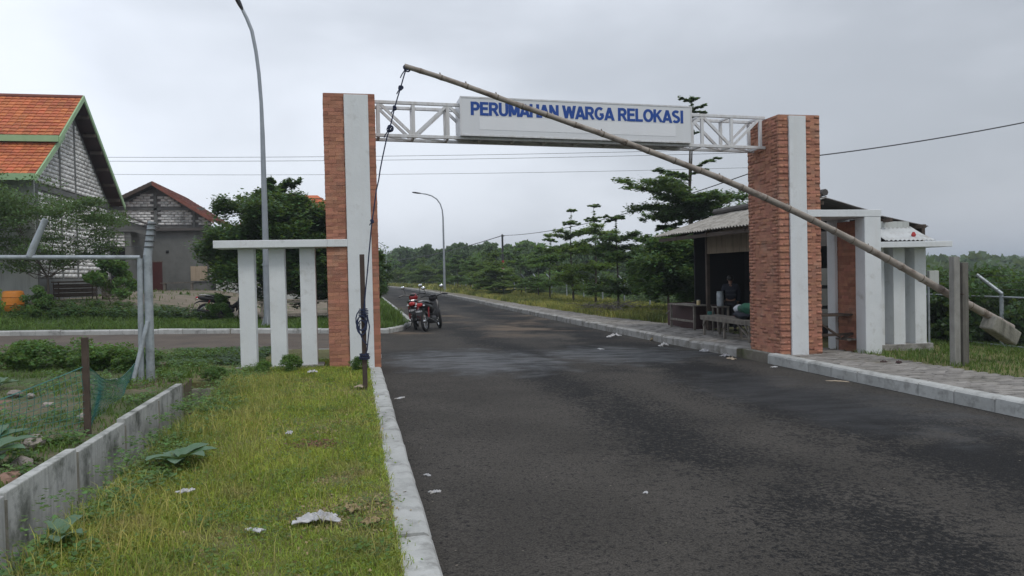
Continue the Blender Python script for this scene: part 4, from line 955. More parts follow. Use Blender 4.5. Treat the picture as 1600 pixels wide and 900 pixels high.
KW[1].place('weed_bush', -6.1, 1.3, 'slender sapling standing behind the leaning wooden net stake', 'weed', 'weed clumps along the field fence', sc=(.7, .7, 1.9), z=gz(-6, 1) + .1, names=('stem', 'foliage'))
KW[0].place('weed_bush', -1.35, -.35, 'bushy green weed at the foot of the white posts', 'weed', sc=.42, z=gz(-1.3, -.3) + .1, names=('stem', 'foliage'))
KW[0].place('weed_bush', -.34, -.45, 'small green weed at the foot of the left white strip', 'weed', sc=.35, z=gz(-.3, -.3) + .1, names=('stem', 'foliage'))
KW[2].place('weed_bush', -1.75, -.3, 'low dark weed at the foot of the leftmost white post', 'weed', sc=.3, z=gz(-1.7, -.3) + .1, names=('stem', 'foliage'))
# big-leaved plants
def rosette(name, x, y, n, L, W, label, rise=.7, z=None):
    z = gz(x, y) + .12 if z is None else z
    r = empty(name, (x, y, z), random.uniform(0, 6), label, 'plant', 'broad-leaved plants around the drain')
    MB().tube([(0, 0, 0), (0, 0, .06)], .012, 6).build('stem', MT['leaf_pale'], r, world=False)
    for k in range(n):
        a = k * 2.399 + random.uniform(-.3, .3); ri = rise * random.uniform(.5, 1.1) * (1 - .35 * (k / n)); l = L * random.uniform(.7, 1.1); w = W * random.uniform(.8, 1.1)
        V = []; Fq = []; S = 6
        for i in range(S + 1):
            t = i / S; ww = w * math.sin(math.pi * min(1, t * .93 + .04)) ** .8 * .5 + .004; rr = l * t; zz_ = l * (ri * t - .62 * ri * t * t) + .03 + .02 * (k % 3)
            for j in (-1, 0, 1):
                V.append((rr * math.cos(a) - j * ww * math.sin(a), rr * math.sin(a) + j * ww * math.cos(a), zz_ + (abs(j) * ww * .3) + .004 * math.sin(9 * t + j)))
        for i in range(S):
            for j in range(2): Fq.append((i * 3 + j, i * 3 + j + 1, i * 3 + j + 4, i * 3 + j + 3))
        m_ = MB(); m_.v = V; m_.f = Fq; m_.build('leaf', MT['leaf_pale'], r, world=False, smooth=True)
    return r
rosette('broad_leaved_plant', -1.72, -5.95, 9, .27, .12, 'pale broad-leaved plant on the verge beside the second wall joint')
rosette('broad_leaved_plant', -1.96, -7.62, 6, .17, .08, 'small pale broad-leaved sprout at the drain edge near the bottom left', .9)
rosette('broad_leaved_plant', -3.0, -6.0, 9, .30, .13, 'grey-green broad-leaved plant at the left edge inside the field', .9, z=gz(-3, -6) + .2)
rosette('broad_leaved_plant', -3.25, -5.3, 8, .28, .12, 'broad-leaved plant behind the first one inside the field', .9, z=gz(-3.2, -5.5) + .2)
rosette('broad_leaved_plant', -2.72, -7.0, 7, .22, .10, 'dark broad-leaved plant against the wall at the left picture edge', .8, z=gz(-3.2, -5.5) + .2)
rosette('broad_leaved_plant', -4.6, -1.9, 8, .26, .12, 'broad-leaved plant by the pale boulder in the field', .8, z=gz(-4.6, -1.9) + .2)

# --- hedge and scrub beyond the right fence
KH = [Kind(broad(60 + i, 2.0, 1.35, 60, 330, .065, .2, flat=.9, upb=.3, limbs=7, tr=.02), MT[m]) for i, m in enumerate(('leaf_dark', 'leaf_mid'))]
KH2 = [Kind(broad(64 + i, 2.0, 1.5, 44, 150, .10, .2, flat=.8, upb=.3, limbs=6, tr=.02), MT[m]) for i, m in enumerate(('leaf_far', 'leaf_mid'))]
for y in np.arange(-7.0, 40, 1.55):
    for xx in ((13.6, 14.9, 16.6) if y < 12 else (14.8,)):
        if y > 12 and random.random() < .7: continue
        x = xx + random.uniform(-.5, .5); s = random.uniform(.90, 1.03) if y < 12 else random.uniform(.35, .6)
        (KH if y < 12 else KH2)[0 if random.random() < (.85 if y < 12 else .6) else 1].place('scrub_bush', x, y + random.uniform(-.3, .3), 'dark scrub bush in the thicket beyond the mesh fence', 'bush', 'scrub bushes beyond the mesh fence', sc=(1, 1, s), z=-.62 - .02 * x * .3, names=('stem', 'foliage'))

# --- distant trees
KF = [Kind(broad(70, 7.0, 3.2, 40, 170, .34, 2.0, flat=.8, limbs=8), MT['leaf_far']), Kind(broad(71, 6.0, 2.6, 34, 160, .30, 1.6, flat=.7, limbs=8), MT['leaf_far']),
      Kind(broad(72, 8.0, 2.6, 36, 170, .32, 2.6, flat=1.0, limbs=9), MT['leaf_far']), Kind(broad(73, 5.0, 3.2, 34, 170, .32, 1.2, flat=.6, limbs=8), MT['leaf_mid'])]
rf = random.Random(5)
for i in range(64):
    t = i / 63; y = 62 + 48 * rf.random(); px_ = -.20 + .62 * t + rf.uniform(-.02, .02)         # spread along the far edge of the fields
    d_ = 66 + 52 * rf.random()
    x = -.4 + d_ * math.tan(math.atan(px_ * 1.0) + .206) ; y = -12.07 + d_
    if x < XR(y) + 8: x = XR(y) + 8 + rf.uniform(0, 8)
    kk = rf.randrange(4); sc_ = (.038 * d_ * rf.uniform(.62, 1.12) * (1 if px_ < .25 else .6) + 1.9) / (7, 6, 8, 5)[kk]
    KF[kk].place('distant_tree', x, y, 'distant leafy tree in the woods beyond the roadside fence', group='distant trees beyond the fence', sc=sc_, z=gy(x, min(y, 60)) - .4)
for i, (x, y, s) in enumerate([(-6, 62, .6), (-9, 70, .8), (-3.5, 78, .7), (-12, 58, .7), (-8.5, 84, .85), (-14, 75, .9), (-1.5, 93, .75), (3.5, 104, .9), (8, 110, .9), (-3, 106, .9)]):
    KF[i % 4].place('distant_tree', x, y, 'distant leafy tree left of the road bend', group='distant trees left of the road bend', sc=s, z=gy(x, min(y, 60)) - .3)
# mid scrub belt right of the road, behind the fence
for i in range(34):
    y = 42 + i * 1.9; x = 15 + rf.uniform(0, 9) - (0 if y < 60 else (y - 60) * .12)
    KH2[i % 2].place('scrub_bush', x, y, 'dark scrub bush in the thicket beyond the mesh fence', 'bush', 'scrub bushes beyond the mesh fence', sc=rf.uniform(.7, 1.1), z=-.6, names=('stem', 'foliage'))

# hills on the right horizon with a ragged wooded top
def ridge(name, r, a0, a1, h0, h1, seed, matn):
    rng = np.random.default_rng(seed); n = 420; prof = np.zeros(n)
    for k, a in ((6, 1.0), (13, .6), (29, .35), (70, .22), (160, .16)):
        prof += a * np.interp(np.linspace(0, k, n), np.arange(k + 1), rng.random(k + 1))
    prof = (prof - prof.min()) / (prof.max() - prof.min()); th = np.linspace(R_(a0), R_(a1), n); V = []; F = []
    rows_ = [(0, -12, 0), (6, .35, .3), (18, .75, .6), (40, 1.0, 1.0), (120, .8, .7), (260, -.2, 0)]
    for i in range(n):
        for dr, fz, _ in rows_:
            rr = r + dr + 3 * math.sin(i * .7 + dr); hz = (h0 + (h1 - h0) * prof[i]); z = -6 + (hz + 6) * max(0, fz) if fz > 0 else -14
            V.append((math.sin(th[i]) * rr - .4, math.cos(th[i]) * rr - 12, z + (rng.random() * .5 if fz > 0 else 0)))
    m = len(rows_)
    for i in range(n - 1):
        for j in range(m - 1): F.append((i * m + j, i * m + j + 1, (i + 1) * m + j + 1, (i + 1) * m + j))
    return npmesh(name, V, F, matn, smooth=True, kind='structure')
ridge('wooded_hills', 520, -60, 110, 1.0, 5.2, 3, MT['hill'])
ridge('far_hills', 900, -60, 110, 6.5, 10.0, 4, MT['hill'])
def belt(name, n, r0b, r1b, a0, a1, size, h, mt, seed, per=60):
    rng = np.random.default_rng(seed); C = []
    for i in range(n):
        a = R_(rng.uniform(a0, a1)); rr = rng.uniform(r0b, r1b); c = np.array([math.sin(a) * rr - .4, math.cos(a) * rr - 12, -1.5]); hh = h * rng.uniform(.6, 1.25)
        q = rng.normal(0, 1, (per, 3)); q /= np.linalg.norm(q, axis=1)[:, None]; q *= rng.random((per, 1)) ** .4
        C.append(c + q * np.array([hh * .75, hh * .75, hh * .5]) + np.array([0, 0, hh * .5]))
    V, F = leaves(np.vstack(C), size, rng, .3, 1.3); return npmesh(name, V, F, mt, kind='stuff')
tag(belt('far_woods', 900, 150, 420, 12, 62, 1.5, 4.2, MT['leaf_far'], 9, 55), 'far-off woods on the plain below the hills at right', 'woods')
tag(belt('mid_woods', 260, 105, 160, 2, 40, .9, 4.0, MT['leaf_far'], 10, 110), 'belt of woods behind the distant trees along the horizon', 'woods')

# ------------------------------------------------------------------ grass
def blades(name, n, region, h, w, seed, mt, label, cat='grass', lean=.5, hvar=.5, dens=None, zf=None, clump=0.0, off=.0):
    rng = np.random.default_rng(seed); P = region(rng, n)
    if clump:
        k = max(1, int(len(P) / 26)); cen = P[rng.integers(0, len(P), k)]; idx = rng.integers(0, k, len(P)); m = rng.random(len(P)) < clump
        P = np.where(m[:, None], cen[idx] + rng.normal(0, .035, P.shape), P)
    if dens is not None: P = P[rng.random(len(P)) < dens(P)]
    n = len(P); z = zf(P[:, 0], P[:, 1]); hh = h * (1 + rng.uniform(-hvar, hvar, n)) * (.7 + .6 * (np.sin(P[:, 0] * 3.1 + 1) * np.sin(P[:, 1] * 2.3) * .5 + .5))
    a = rng.uniform(0, 6.283, n); fa = rng.uniform(0, 6.283, n); ln = hh * rng.uniform(.1, 1, n) * lean
    dx, dy = np.cos(a) * ln, np.sin(a) * ln; wx, wy = np.cos(fa) * w / 2, np.sin(fa) * w / 2
    b = np.stack([P[:, 0], P[:, 1], z + off], 1); V = np.zeros((n, 6, 3))
    V[:, 0] = b + np.stack([-wx, -wy, 0 * z], 1); V[:, 1] = b + np.stack([wx, wy, 0 * z], 1)
    m = b + np.stack([dx * .35, dy * .35, hh * .6], 1); V[:, 2] = m + np.stack([wx * .8, wy * .8, 0 * z], 1); V[:, 3] = m - np.stack([wx * .8, wy * .8, 0 * z], 1)
    t = b + np.stack([dx, dy, hh * (1 - .25 * lean)], 1); V[:, 4] = t + np.stack([wx * .15, wy * .15, 0 * z], 1); V[:, 5] = t - np.stack([wx * .15, wy * .15, 0 * z], 1)
    i = np.arange(n)[:, None] * 6; F = np.concatenate([i + np.array([0, 1, 2, 3]), i + np.array([3, 2, 4, 5])])
    o = npmesh(name, V.reshape(-1, 3), F, mt, kind='stuff'); return tag(o, label, cat)
def rect(x0, x1, y0, y1, bias=1.0):
    return lambda rng, n: np.stack([rng.uniform(x0, x1, n), y0 + (y1 - y0) * rng.random(n) ** bias], 1)
gzn = lambda x, y: gz(x, y)
vz = lambda x, y: gz(x, y) + .11
def pat(x, y, s=1.0, ph=0): return .5 + .5 * np.sin(x * 2.7 * s + ph + np.sin(y * 1.9 * s)) * np.sin(y * 2.2 * s + 1.3 * ph + np.sin(x * 3.1 * s))
def bare(P):   # thinner where the verge is worn: litter spots and near the kerb
    d = np.ones(len(P))
    for cx, cy, r in ((-.45, -7.45, .28), (-.30, -7.15, .22), (-.72, -5.45, .16), (-.40, -2.4, .25), (-.6, -6.6, .2)): d *= 1 - .85 * np.exp(-((P[:, 0] - cx) ** 2 + (P[:, 1] - cy) ** 2) / r ** 2)
    d *= .60 + .40 * pat(P[:, 0], P[:, 1], 2.2, .6); d[P[:, 0] > -.19] *= .15
    return d
blades('verge_grass', 95000, rect(-2.07, -.17, -9.2, -5.0), .041, .0048, 1, MT['blade'], 'short mown grass of the left verge in the foreground', dens=bare, zf=vz, clump=.55, lean=1.1)
blades('verge_grass', 75000, rect(-2.07, -.17, -5.0, 1.2), .044, .007, 2, MT['blade'], 'short grass of the left verge towards the brick pillar', dens=bare, zf=vz, clump=.5, lean=1.0)
blades('verge_grass', 11000, rect(-2.05, -.3, -9.2, -1), .13, .005, 3, MT['blade_dry'], 'thin dry taller grass stalks scattered over the left verge', zf=vz, lean=.9, dens=lambda P: .25 + .75 * (P[:, 0] < -1.2))
blades('drain_grass', 9000, rect(-2.42, -1.9, -9.2, 1.2), .12, .006, 4, MT['blade_lush'], 'rank grass spilling over the drain edge', zf=lambda x, y: gz(x, y) + np.where(x < -2.06, -.12, .09), lean=.9, dens=lambda P: np.where(P[:, 0] < -2.06, .18, .9) * pat(P[:, 0] * 3, P[:, 1], 1.2, .2), clump=.7)
blades('field_grass', 60000, rect(-9, -2.58, -8.5, 2.6), .07, .010, 5, MT['blade_lush'], 'patchy green grass and weeds of the fenced field', zf=lambda x, y: gz(x, y) + .15, lean=.9, clump=.6,
       dens=lambda P: np.clip(1.5 * pat(P[:, 0], P[:, 1], .9, .3) + .12 + .9 * np.exp(-((P[:, 0] + 2.7) / .5) ** 2) + (P[:, 1] > -.8) * .6, .08, 1) * np.clip(1 - 1.2 * np.exp(-((P[:, 0] + 4.6) ** 2 + (P[:, 1] + 3.1) ** 2) / 1.1), .05, 1))
yf_ = np.vectorize(YF)
blades('island_grass', 60000, rect(-16, 1.0, 8.4, 13.6), .13, .016, 6, MT['blade_lush'], 'lush grass strip beyond the side street', zf=lambda x, y: gz(x, y) + .10 + yard(x, y) + .16 * np.exp(-((x - .2) ** 2 + (y - 11.2) ** 2) / 1.3), lean=.8, clump=.5,
       dens=lambda P: np.where(P[:, 1] > yf_(P[:, 0]) + .17, .45 + .55 * pat(P[:, 0], P[:, 1], .8), 0))
blades('mound_grass', 5000, rect(-.9, .95, 10, 12.5), .30, .02, 7, MT['blade_lush'], 'tall bright grass on the mound behind the left pillar', zf=lambda x, y: gz(x, y) + .10 + .16 * np.exp(-((x - .2) ** 2 + (y - 11.2) ** 2) / 1.3), lean=.6,
       dens=lambda P: np.exp(-((P[:, 0] - .1) ** 2 + (P[:, 1] - 11.2) ** 2) / .9))
blades('island_grass', 14000, rect(-1.0, 1.2, 13.5, 45), .12, .03, 8, MT['blade_lush'], 'grass strip along the left side of the road beyond the mound', zf=lambda x, y: gz(x, y) + .10, lean=.7)
blades('yard_grass', 14000, rect(-22, -3, 14, 34, 1.6), .12, .025, 9, MT['blade_lush'], 'sparse grass over the dirt yard of the houses', zf=lambda x, y: gz(x, y) + .10 + yard(x, y), clump=.7, dens=lambda P: np.clip(pat(P[:, 0], P[:, 1], .4, .7) * 1.3 - .45, .02, 1))
pz = lambda x, y: gz(x, y) + PZ - .03 - .05 * np.maximum(0, x - 9.5) / 3
blades('right_verge_grass', 42000, rect(8.42, 12.8, -8, 8), .085, .010, 10, MT['blade_lush'], 'bright grass on the right verge around the barrier posts', zf=pz, lean=.9, clump=.4,
       dens=lambda P: .75 * (~((P[:, 0] > 8.45) & (P[:, 0] < 10.4) & (P[:, 1] > .2) & (P[:, 1] < 8))) + .0)
xp_ = np.vectorize(XP)
blades('roadside_grass', 70000, rect(7.2, 12.9, 7.6, 44, 1.5), .20, .022, 11, MT['blade_dry'], 'yellowish grass strip with the young trees between pavement and fence', zf=pz, lean=.7, clump=.4,
       dens=lambda P: np.where(P[:, 0] > xp_(P[:, 1]) + .05, .35 + .65 * pat(P[:, 0], P[:, 1], .5, .9), 0))
blades('roadside_grass', 26000, rect(-2, 12.9, 44, 100, 1.2), .28, .06, 12, MT['blade_dry'], 'far yellowish grass along the bending road', zf=lambda x, y: gz(x, y) + .1, lean=.7,
       dens=lambda P: np.where(P[:, 0] > xp_(P[:, 1]) + .05, .8, 0))
blades('far_scrub_grass', 30000, rect(13, 30, 4, 70, 1.3), .55, .06, 13, MT['blade_lush'], 'rank grass beyond the mesh fence', zf=lambda x, y: gz(x, y) - .45, lean=.5)
# weeds growing over the verge: small broad leaves, one mass
def leafmass(name, n, region, size, seed, mt, label, zf, zh=.05, dens=None, upb=.7):
    rng = np.random.default_rng(seed); P = region(rng, n)
    k = max(1, n // 40); cen = P[rng.integers(0, n, k)]; P = cen[rng.integers(0, k, n)] + rng.normal(0, .07, P.shape)
    if dens is not None: P = P[rng.random(len(P)) < dens(P)]
    C = np.stack([P[:, 0], P[:, 1], zf(P[:, 0], P[:, 1]) + rng.uniform(.01, zh, len(P))], 1); V, F = leaves(C, size, rng, upb, 1.3)
    return tag(npmesh(name, V, F, mt, kind='stuff'), label, 'ground cover')
leafmass('verge_weeds', 16000, rect(-2.05, -.22, -9, 1.1), .017, 21, MT['leaf_light'], 'small round-leaved weeds mixed in the verge grass', vz, .06)
leafmass('verge_weeds', 7000, rect(-2.3, -1.7, -9, .8), .028, 22, MT['leaf_mid'], 'leafy weeds along the drain edge', vz, .09)
leafmass('field_weeds', 16000, rect(-8, -2.6, -8, 2.6), .035, 23, MT['leaf_mid'], 'low leafy weeds carpeting the fenced field', lambda x, y: gz(x, y) + .16, .12,
         dens=lambda P: np.clip(1 - 1.3 * np.exp(-((P[:, 0] + 4.6) ** 2 + (P[:, 1] + 3.1) ** 2) / 1.3), .03, 1))
leafmass('bank_weeds', 9000, rect(-3.6, -1.6, .6, 3.1), .05, 24, MT['leaf_dark'], 'dark weeds and dry stalks around the drain head', lambda x, y: gz(x, y) + .08, .12, dens=lambda P: P[:, 0] < -1.9)
leafmass('hedge_weeds', 16000, rect(-16, -4.5, 12.5, 14.5), .07, 25, MT['leaf_dark'], 'dark weedy growth along the yard edge', lambda x, y: gz(x, y) + .10 + yard(x, y), .30)
leafmass('verge_thatch', 9000, rect(-2.0, -.2, -9, 1), .016, 28, MT['straw'], 'dead thatch and dry crumbs between the verge grass', vz, .03, dens=lambda P: pat(P[:, 0], P[:, 1], 1.6, 2.1) ** 2, upb=.4)
leafmass('dry_litter', 2600, rect(-1.0, -.2, -8.2, -6.6), .02, 26, MT['straw'], 'dry brown leaf litter by the kerb in the foreground', vz, .02, dens=lambda P: np.clip(np.exp(-((P[:, 0] + .42) ** 2 + (P[:, 1] + 7.3) ** 2) / .09), 0, 1))
leafmass('dry_litter', 1500, rect(-1.0, -.5, -5.8, -5.2), .02, 27, mat('red-brown dead plant', (.16, .07, .05), (.11, .05, .035), scale=20, rough=.9, island=.3), 'reddish dead weed patch in the verge', vz, .04, dens=lambda P: np.exp(-((P[:, 0] + .72) ** 2 / .03 + (P[:, 1] + 5.45) ** 2 / .02)))

# ------------------------------------------------------------------ houses
BLK = jit_bricks('block', MT['block'], 4, .02)
def block_fill(root, name, ox, oy, ux, uy, W, z0, z1, inside, L=.44, Hc=.165, thick=.05, j=.020, mt=None):
    V = []; Fq = []; L0 = root.location; ang = math.atan2(uy, ux); co, si = math.cos(ang), math.sin(ang); r = 0; z = z0
    while z + Hc <= z1:
        s = -L / 2 if r % 2 else 0
        while s < W:
            a = max(s, 0); b = min(s + L, W)
            if b - a > .08 and inside((a + b) / 2, z + Hc / 2, (b - a) / 2):
                ln = b - a - j; q = BT.copy() + RNG.uniform(-.02, .02, BT.shape); q[:, 0] *= ln; q[:, 1] = q[:, 1] * thick + random.uniform(-.008, .008); q[:, 2] *= Hc - j
                c = (a + b) / 2
                V.append(np.stack([q[:, 0] * co - q[:, 1] * si + ox + ux * c - L0.x, q[:, 0] * si + q[:, 1] * co + oy + uy * c - L0.y, q[:, 2] + z + Hc / 2 - L0.z], 1)); Fq.append(BF + 8 * (len(V) - 1))
            s += L
        z += Hc; r += 1
    npmesh(name, np.vstack(V), np.vstack(Fq), mt or MT['block'], root, kind='stuff')
def roof_tiles(root, A, B, C_, nu, nv, mt, name='roof_tiles', th=.035):
    """tiles on the slope: A eave start, B eave end, C_ ridge above A (vectors); nu along the eave, nv courses"""
    A, B, C_ = Vector(A), Vector(B), Vector(C_); u = (B - A) / nu; v = (C_ - A) / nv; n = u.cross(v).normalized()
    if n.z < 0: n = -n
    V = []; Fq = []; L0 = root.location
    for i in range(nv):
        for k in range(nu):
            p = A + u * k + v * i; g = u * .03; jt = random.uniform(-.006, .006)
            q = [p + g, p + u - g, p + u - g + v * 1.12, p + g + v * 1.12]; hi = [th + jt, th + jt, .004, .004]
            vs = [x + n * .0 - L0 for x in q] + [x + n * h - L0 for x, h in zip(q, hi)]
            mid0 = (q[0] + q[1]) / 2 + n * (th + .018 + jt) - L0; mid1 = (q[2] + q[3]) / 2 + n * .012 - L0
            vs += [mid0, mid1]; b = len(V); V += [tuple(x) for x in vs]
            Fq += [(b + 4, b + 8, b + 9, b + 7), (b + 8, b + 5, b + 6, b + 9), (b + 0, b + 1, b + 5, b + 4), (b + 4, b + 5, b + 8, b + 8), (b + 1, b + 2, b + 6, b + 5), (b + 3, b + 0, b + 4, b + 7)]
    m_ = MB(); m_.v = V; m_.f = [tuple(dict.fromkeys(f)) for f in Fq]; return m_.build(name, mt, root, world=False, kind='stuff')

# tall house with orange two-step roof
GX, Y0, Y1, RY, RZ = -10.98, 16.75, 24.75, 20.35, 8.72
zb = .75
h1 = empty('tall_house', (-15, 20.5, zb), label='tall unplastered block house with stepped orange tile roof and green trim', cat='house')
def gable_top(y): return RZ - .10 - (RY - y) * .80 if y < RY else RZ - .10 - (y - RY) * .76
m_ = MB(); m_.prism([(Y0, zb - .5), (Y1, zb - .5), (Y1, 5.2), (RY, RZ - .25), (Y0, 5.3)], 'x', -24, GX - .04); m_.build('wall', MT['joint_dark'], h1)
for (a, b) in ((Y0, Y0 + .22), (19.0, 19.16), (20.6, 20.76), (Y1 - .2, Y1)):
    m_ = MB(); m_.prism([(a, zb), (b, zb), (b, gable_top(b) - .25), (a, gable_top(a) - .25)], 'x', GX - .039, GX + .012); m_.build('column', MT['render'], h1)
for a, b in ((zb - .3, 1.75), (4.85, 5.05)):
    m_ = MB(); m_.prism([(Y0 + .221, a), (18.99, a), (18.99, b), (Y0 + .221, b)], 'x', GX - .038, GX + .006); m_.prism([(19.17, a), (20.59, a), (20.59, b), (19.17, b)], 'x', GX - .038, GX + .006); m_.prism([(20.77, a), (Y1 - .21, a), (Y1 - .21, b), (20.77, b)], 'x', GX - .038, GX + .006); m_.build('ring_beam', MT['render'], h1)
for (a, b) in ((Y0 + .23, 18.99), (19.17, 20.59), (20.77, Y1 - .21)):
    block_fill(h1, 'block', GX - .02, a, 0, 1, b - a, 1.77, 8.6, lambda s, z, w, a=a: (z < 4.78 or z > 5.1) and z < gable_top(a + s + (w if a + s < RY else 0)) - .3 and z < gable_top(a + s) - .3, L=.42, Hc=.158)
m_ = MB(); m_.prism([(-24, zb - .4), (GX + .0, zb - .4), (GX + .0, 5.2), (-24, 5.2)], 'y', Y0 - .10, Y0 - .002); m_.build('front_wall', MT['wall_paint'], h1)
xr = -10.50
def slab_between(p, q, th, x0, x1): # roof slab whose underside follows p->q in (y,z)
    m_ = MB(); m_.prism([(p[0], p[1]), (q[0], q[1]), (q[0], q[1] + th), (p[0], p[1] + th)], 'x', x0, x1); return m_
slab_between((17.75, 6.70), (RY, RZ - .10), .10, -24, xr).build('upper_roof', MT['maroon'], h1)
slab_between((15.95, 5.12), (18.6, 6.95), .10, -24, xr - .15).build('lower_roof', MT['maroon'], h1)
slab_between((RY, RZ - .10), (25.3, 5.0), .10, -24, xr).build('rear_roof', MT['maroon'], h1)
roof_tiles(h1, (-24, 17.70, 6.82), (xr, 17.70, 6.82), (-24, RY, RZ + .03), 56, 13, MT['tile'])
roof_tiles(h1, (-24, 15.90, 5.22), (xr - .15, 15.90, 5.22), (-24, 18.3, 6.88), 56, 13, MT['tile'])
roof_tiles(h1, (-24, 25.34, 5.10), (xr, 25.34, 5.10), (-24, RY, RZ + .03), 56, 24, MT['tile'])
MB().tube([(-24, RY, RZ + .06), (xr, RY, RZ + .06)], .09, 8).build('ridge_cap', MT['tile_old'], h1)
for p, q, x in (((17.66, 6.66), (RY, RZ + .02), xr), ((15.86, 5.08), (18.62, 7.0), xr - .15), ((RY, RZ + .02), (25.38, 4.96), xr)):
    m_ = MB(); m_.prism([(p[0], p[1] - .10), (q[0], q[1] - .10), (q[0], q[1] + .12), (p[0], p[1] + .12)], 'x', x + .002, x + .05); m_.build('barge_board', MT['green'], h1)
for y, z, x in ((17.66, 6.66, xr), (15.86, 5.08, xr - .15)):
    MB().box(-24, x, y - .04, y, z - .06, z + .16).build('fascia', MT['green'], h1)
for k in range(6):
    t = k / 5.5; y = RY + .5 + t * 4.2; z = RZ - .14 - (y - RY) * .76
    MB().box(-10.95, xr, y, y + .12, z - .14, z - .02).build('purlin', MT['wood_dark'], h1)
for k in range(2):
    fr_ = MB().box(-13.9 + -2.6 * k, -12.6 + -2.6 * k, Y0 - .14, Y0 - .101, 2.6, 3.9).build('window', MT['wood_dark'], h1)
    MB().box(-13.8 - 2.6 * k, -12.7 - 2.6 * k, Y0 - .15, Y0 - .141, 2.7, 3.8).build('pane', MT['black'], fr_)

# grey gabled house
FY = 34.0; zb2 = .62
def xat(px): return None
h2 = empty('grey_house', (-10.5, FY + 3, zb2), label='grey rendered house with white block gable and old red tile roof', cat='house')
gx0, gx1, ax, az = -14.2, -8.12, -11.22, 7.12
def g2(x): return az - .12 - (ax - x) * .50 if x < ax else az - .12 - (x - ax) * .67
MB().box(-14.0, -8.3, FY + .03, FY + 8, zb2 - .4, 4.55).build('wall', MT['render'], h2)
m_ = MB(); m_.prism([(-14.0, 4.551), (-8.3, 4.551), (-8.3, g2(-8.3) - .12), (ax, az - .25), (-14.0, g2(-14.0) - .12)], 'y', FY + .08, FY + .25); m_.build('gable', MT['joint_dark'], h2)
block_fill(h2, 'block', -14.0, FY + .07, 1, 0, 6.05, 4.72, 7.0, lambda s, z, w: z < min(g2(-14 + s - w), g2(-14 + s + w)) - .14 and abs(-14 + s - ax) > .12 and abs(-14 + s + 9.2) > .10 and not (5.55 < z < 5.75), L=.36, Hc=.15)
for (a, b, c, d) in ((ax - .08, ax + .08, 4.56, az - .4), (-9.26, -9.12, 4.56, 5.6), (-13.9, -8.6, 5.57, 5.72)):
    MB().box(a, b, FY + .0, FY + .079 + (.002 if c > 5 else 0), c, d).build('column' if b - a < 1 else 'ring_beam', MT['render'], h2)
MB().box(-13.2, -8.25, FY - .25, FY + .028, 4.40, 4.56).build('ledge', MT['tin_dark'], h2)
for p, q in (((gx0 - .3, g2(gx0 - .3)), (ax, az - .12)), ((ax, az - .12), (gx1 + .1, g2(gx1 + .1)))):
    m_ = MB(); m_.prism([(p[0], p[1]), (q[0], q[1]), (q[0], q[1] + .10), (p[0], p[1] + .10)], 'y', FY - .55, FY + 8.3); m_.build('roof', MT['wood_dark'], h2)
    m_ = MB(); m_.prism([(p[0], p[1] - .09), (q[0], q[1] - .09), (q[0], q[1] + .13), (p[0], p[1] + .13)], 'y', FY - .62, FY - .552); m_.build('barge_board', MT['wood_dark'] if p[0] < ax else MT['tile_old'], h2)
roof_tiles(h2, (gx1 + .12, FY - .6, g2(gx1 + .1) + .11), (gx1 + .12, FY + 8.3, g2(gx1 + .1) + .11), (ax, FY - .6, az + .0), 34, 16, MT['tile_old'])
roof_tiles(h2, (gx0 - .3, FY - .6, g2(gx0 - .3) + .11), (gx0 - .3, FY + 8.3, g2(gx0 - .3) + .11), (ax, FY - .6, az + .0), 34, 14, MT['tile_old'])
dr = MB().box(-11.50, -10.95, FY - .03, FY + .028, zb2 - .1, 2.65).build('door', MT['door_red'], h2); MB().box(-11.55, -10.90, FY - .015, FY + .027, 2.66, 2.72).build('frame', MT['wood'], dr)
w_ = MB().box(-9.45, -8.55, FY - .02, FY + .028, 1.55, 2.38).build('boarded_window', MT['cream'], h2); MB().box(-9.50, -8.50, FY - .035, FY + .0, 1.49, 1.545).build('sill', MT['render'], w_)
MB().box(-10.72, -10.58, FY + .0, FY + .0285, 3.15, 3.30).build('vent', MT['black'], h2)
m_ = MB(); m_.box(-8.0, -5.9, FY - .6, FY + .0, zb2 - .3, 2.2); m_.build('side_wall', MT['wall_paint'], h2)
block_fill(h2, 'block', -8.45, FY - .02, 1, 0, .5, 1.5, 2.4, lambda s, z, w: True, L=.4, Hc=.15)
# annex with window opening
an = empty('block_annex', (-13.2, 31, .8), label='low unfinished block annex with dark window opening between the two houses', cat='building')
AY = 31.0
MB().box(-14.4, -13.15, AY + .05, AY + 3, .4, 5.0).build('wall', MT['joint_dark'], an)
MB().box(-13.15, -12.05, AY + .25, AY + 3, .4, 3.35).build('opening', MT['black'], an)  # solid block, its black colour paints the shade behind the window
MB().box(-12.05, -11.75, AY, AY + 3, .4, 4.2).build('column', MT['render'], an); MB().box(-13.30, -13.14, AY, AY + .25, .4, 3.35).build('column', MT['render'], an)
block_fill(an, 'block', -14.4, AY + .04, 1, 0, 2.34, 1.0, 4.2, lambda s, z, w: (s - w < 1.1 and z > .9 and s + w < 1.15) or z > 3.42, L=.36, Hc=.15)
m_ = MB(); m_.prism([(-14.5, 4.2), (-11.6, 4.2), (-10.8, 3.95), (-10.8, 4.35), (-12.2, 4.85), (-14.5, 4.85)], 'y', AY - .1, AY + 1.2); m_.build('lintel', MT['render'], an)
m_ = MB(); m_.prism([(-12.0, 4.98), (-10.6, 4.42), (-10.6, 4.50), (-12.0, 5.06)], 'y', AY - .3, AY + 1.2); m_.build('canopy', MT['tin_dark'], an)
block_fill(an, 'block', -14.4, AY + .30, 1, 0, 2.9, 4.86, 5.6, lambda s, z, w: z < 5.75 - s * .38, L=.36, Hc=.15)

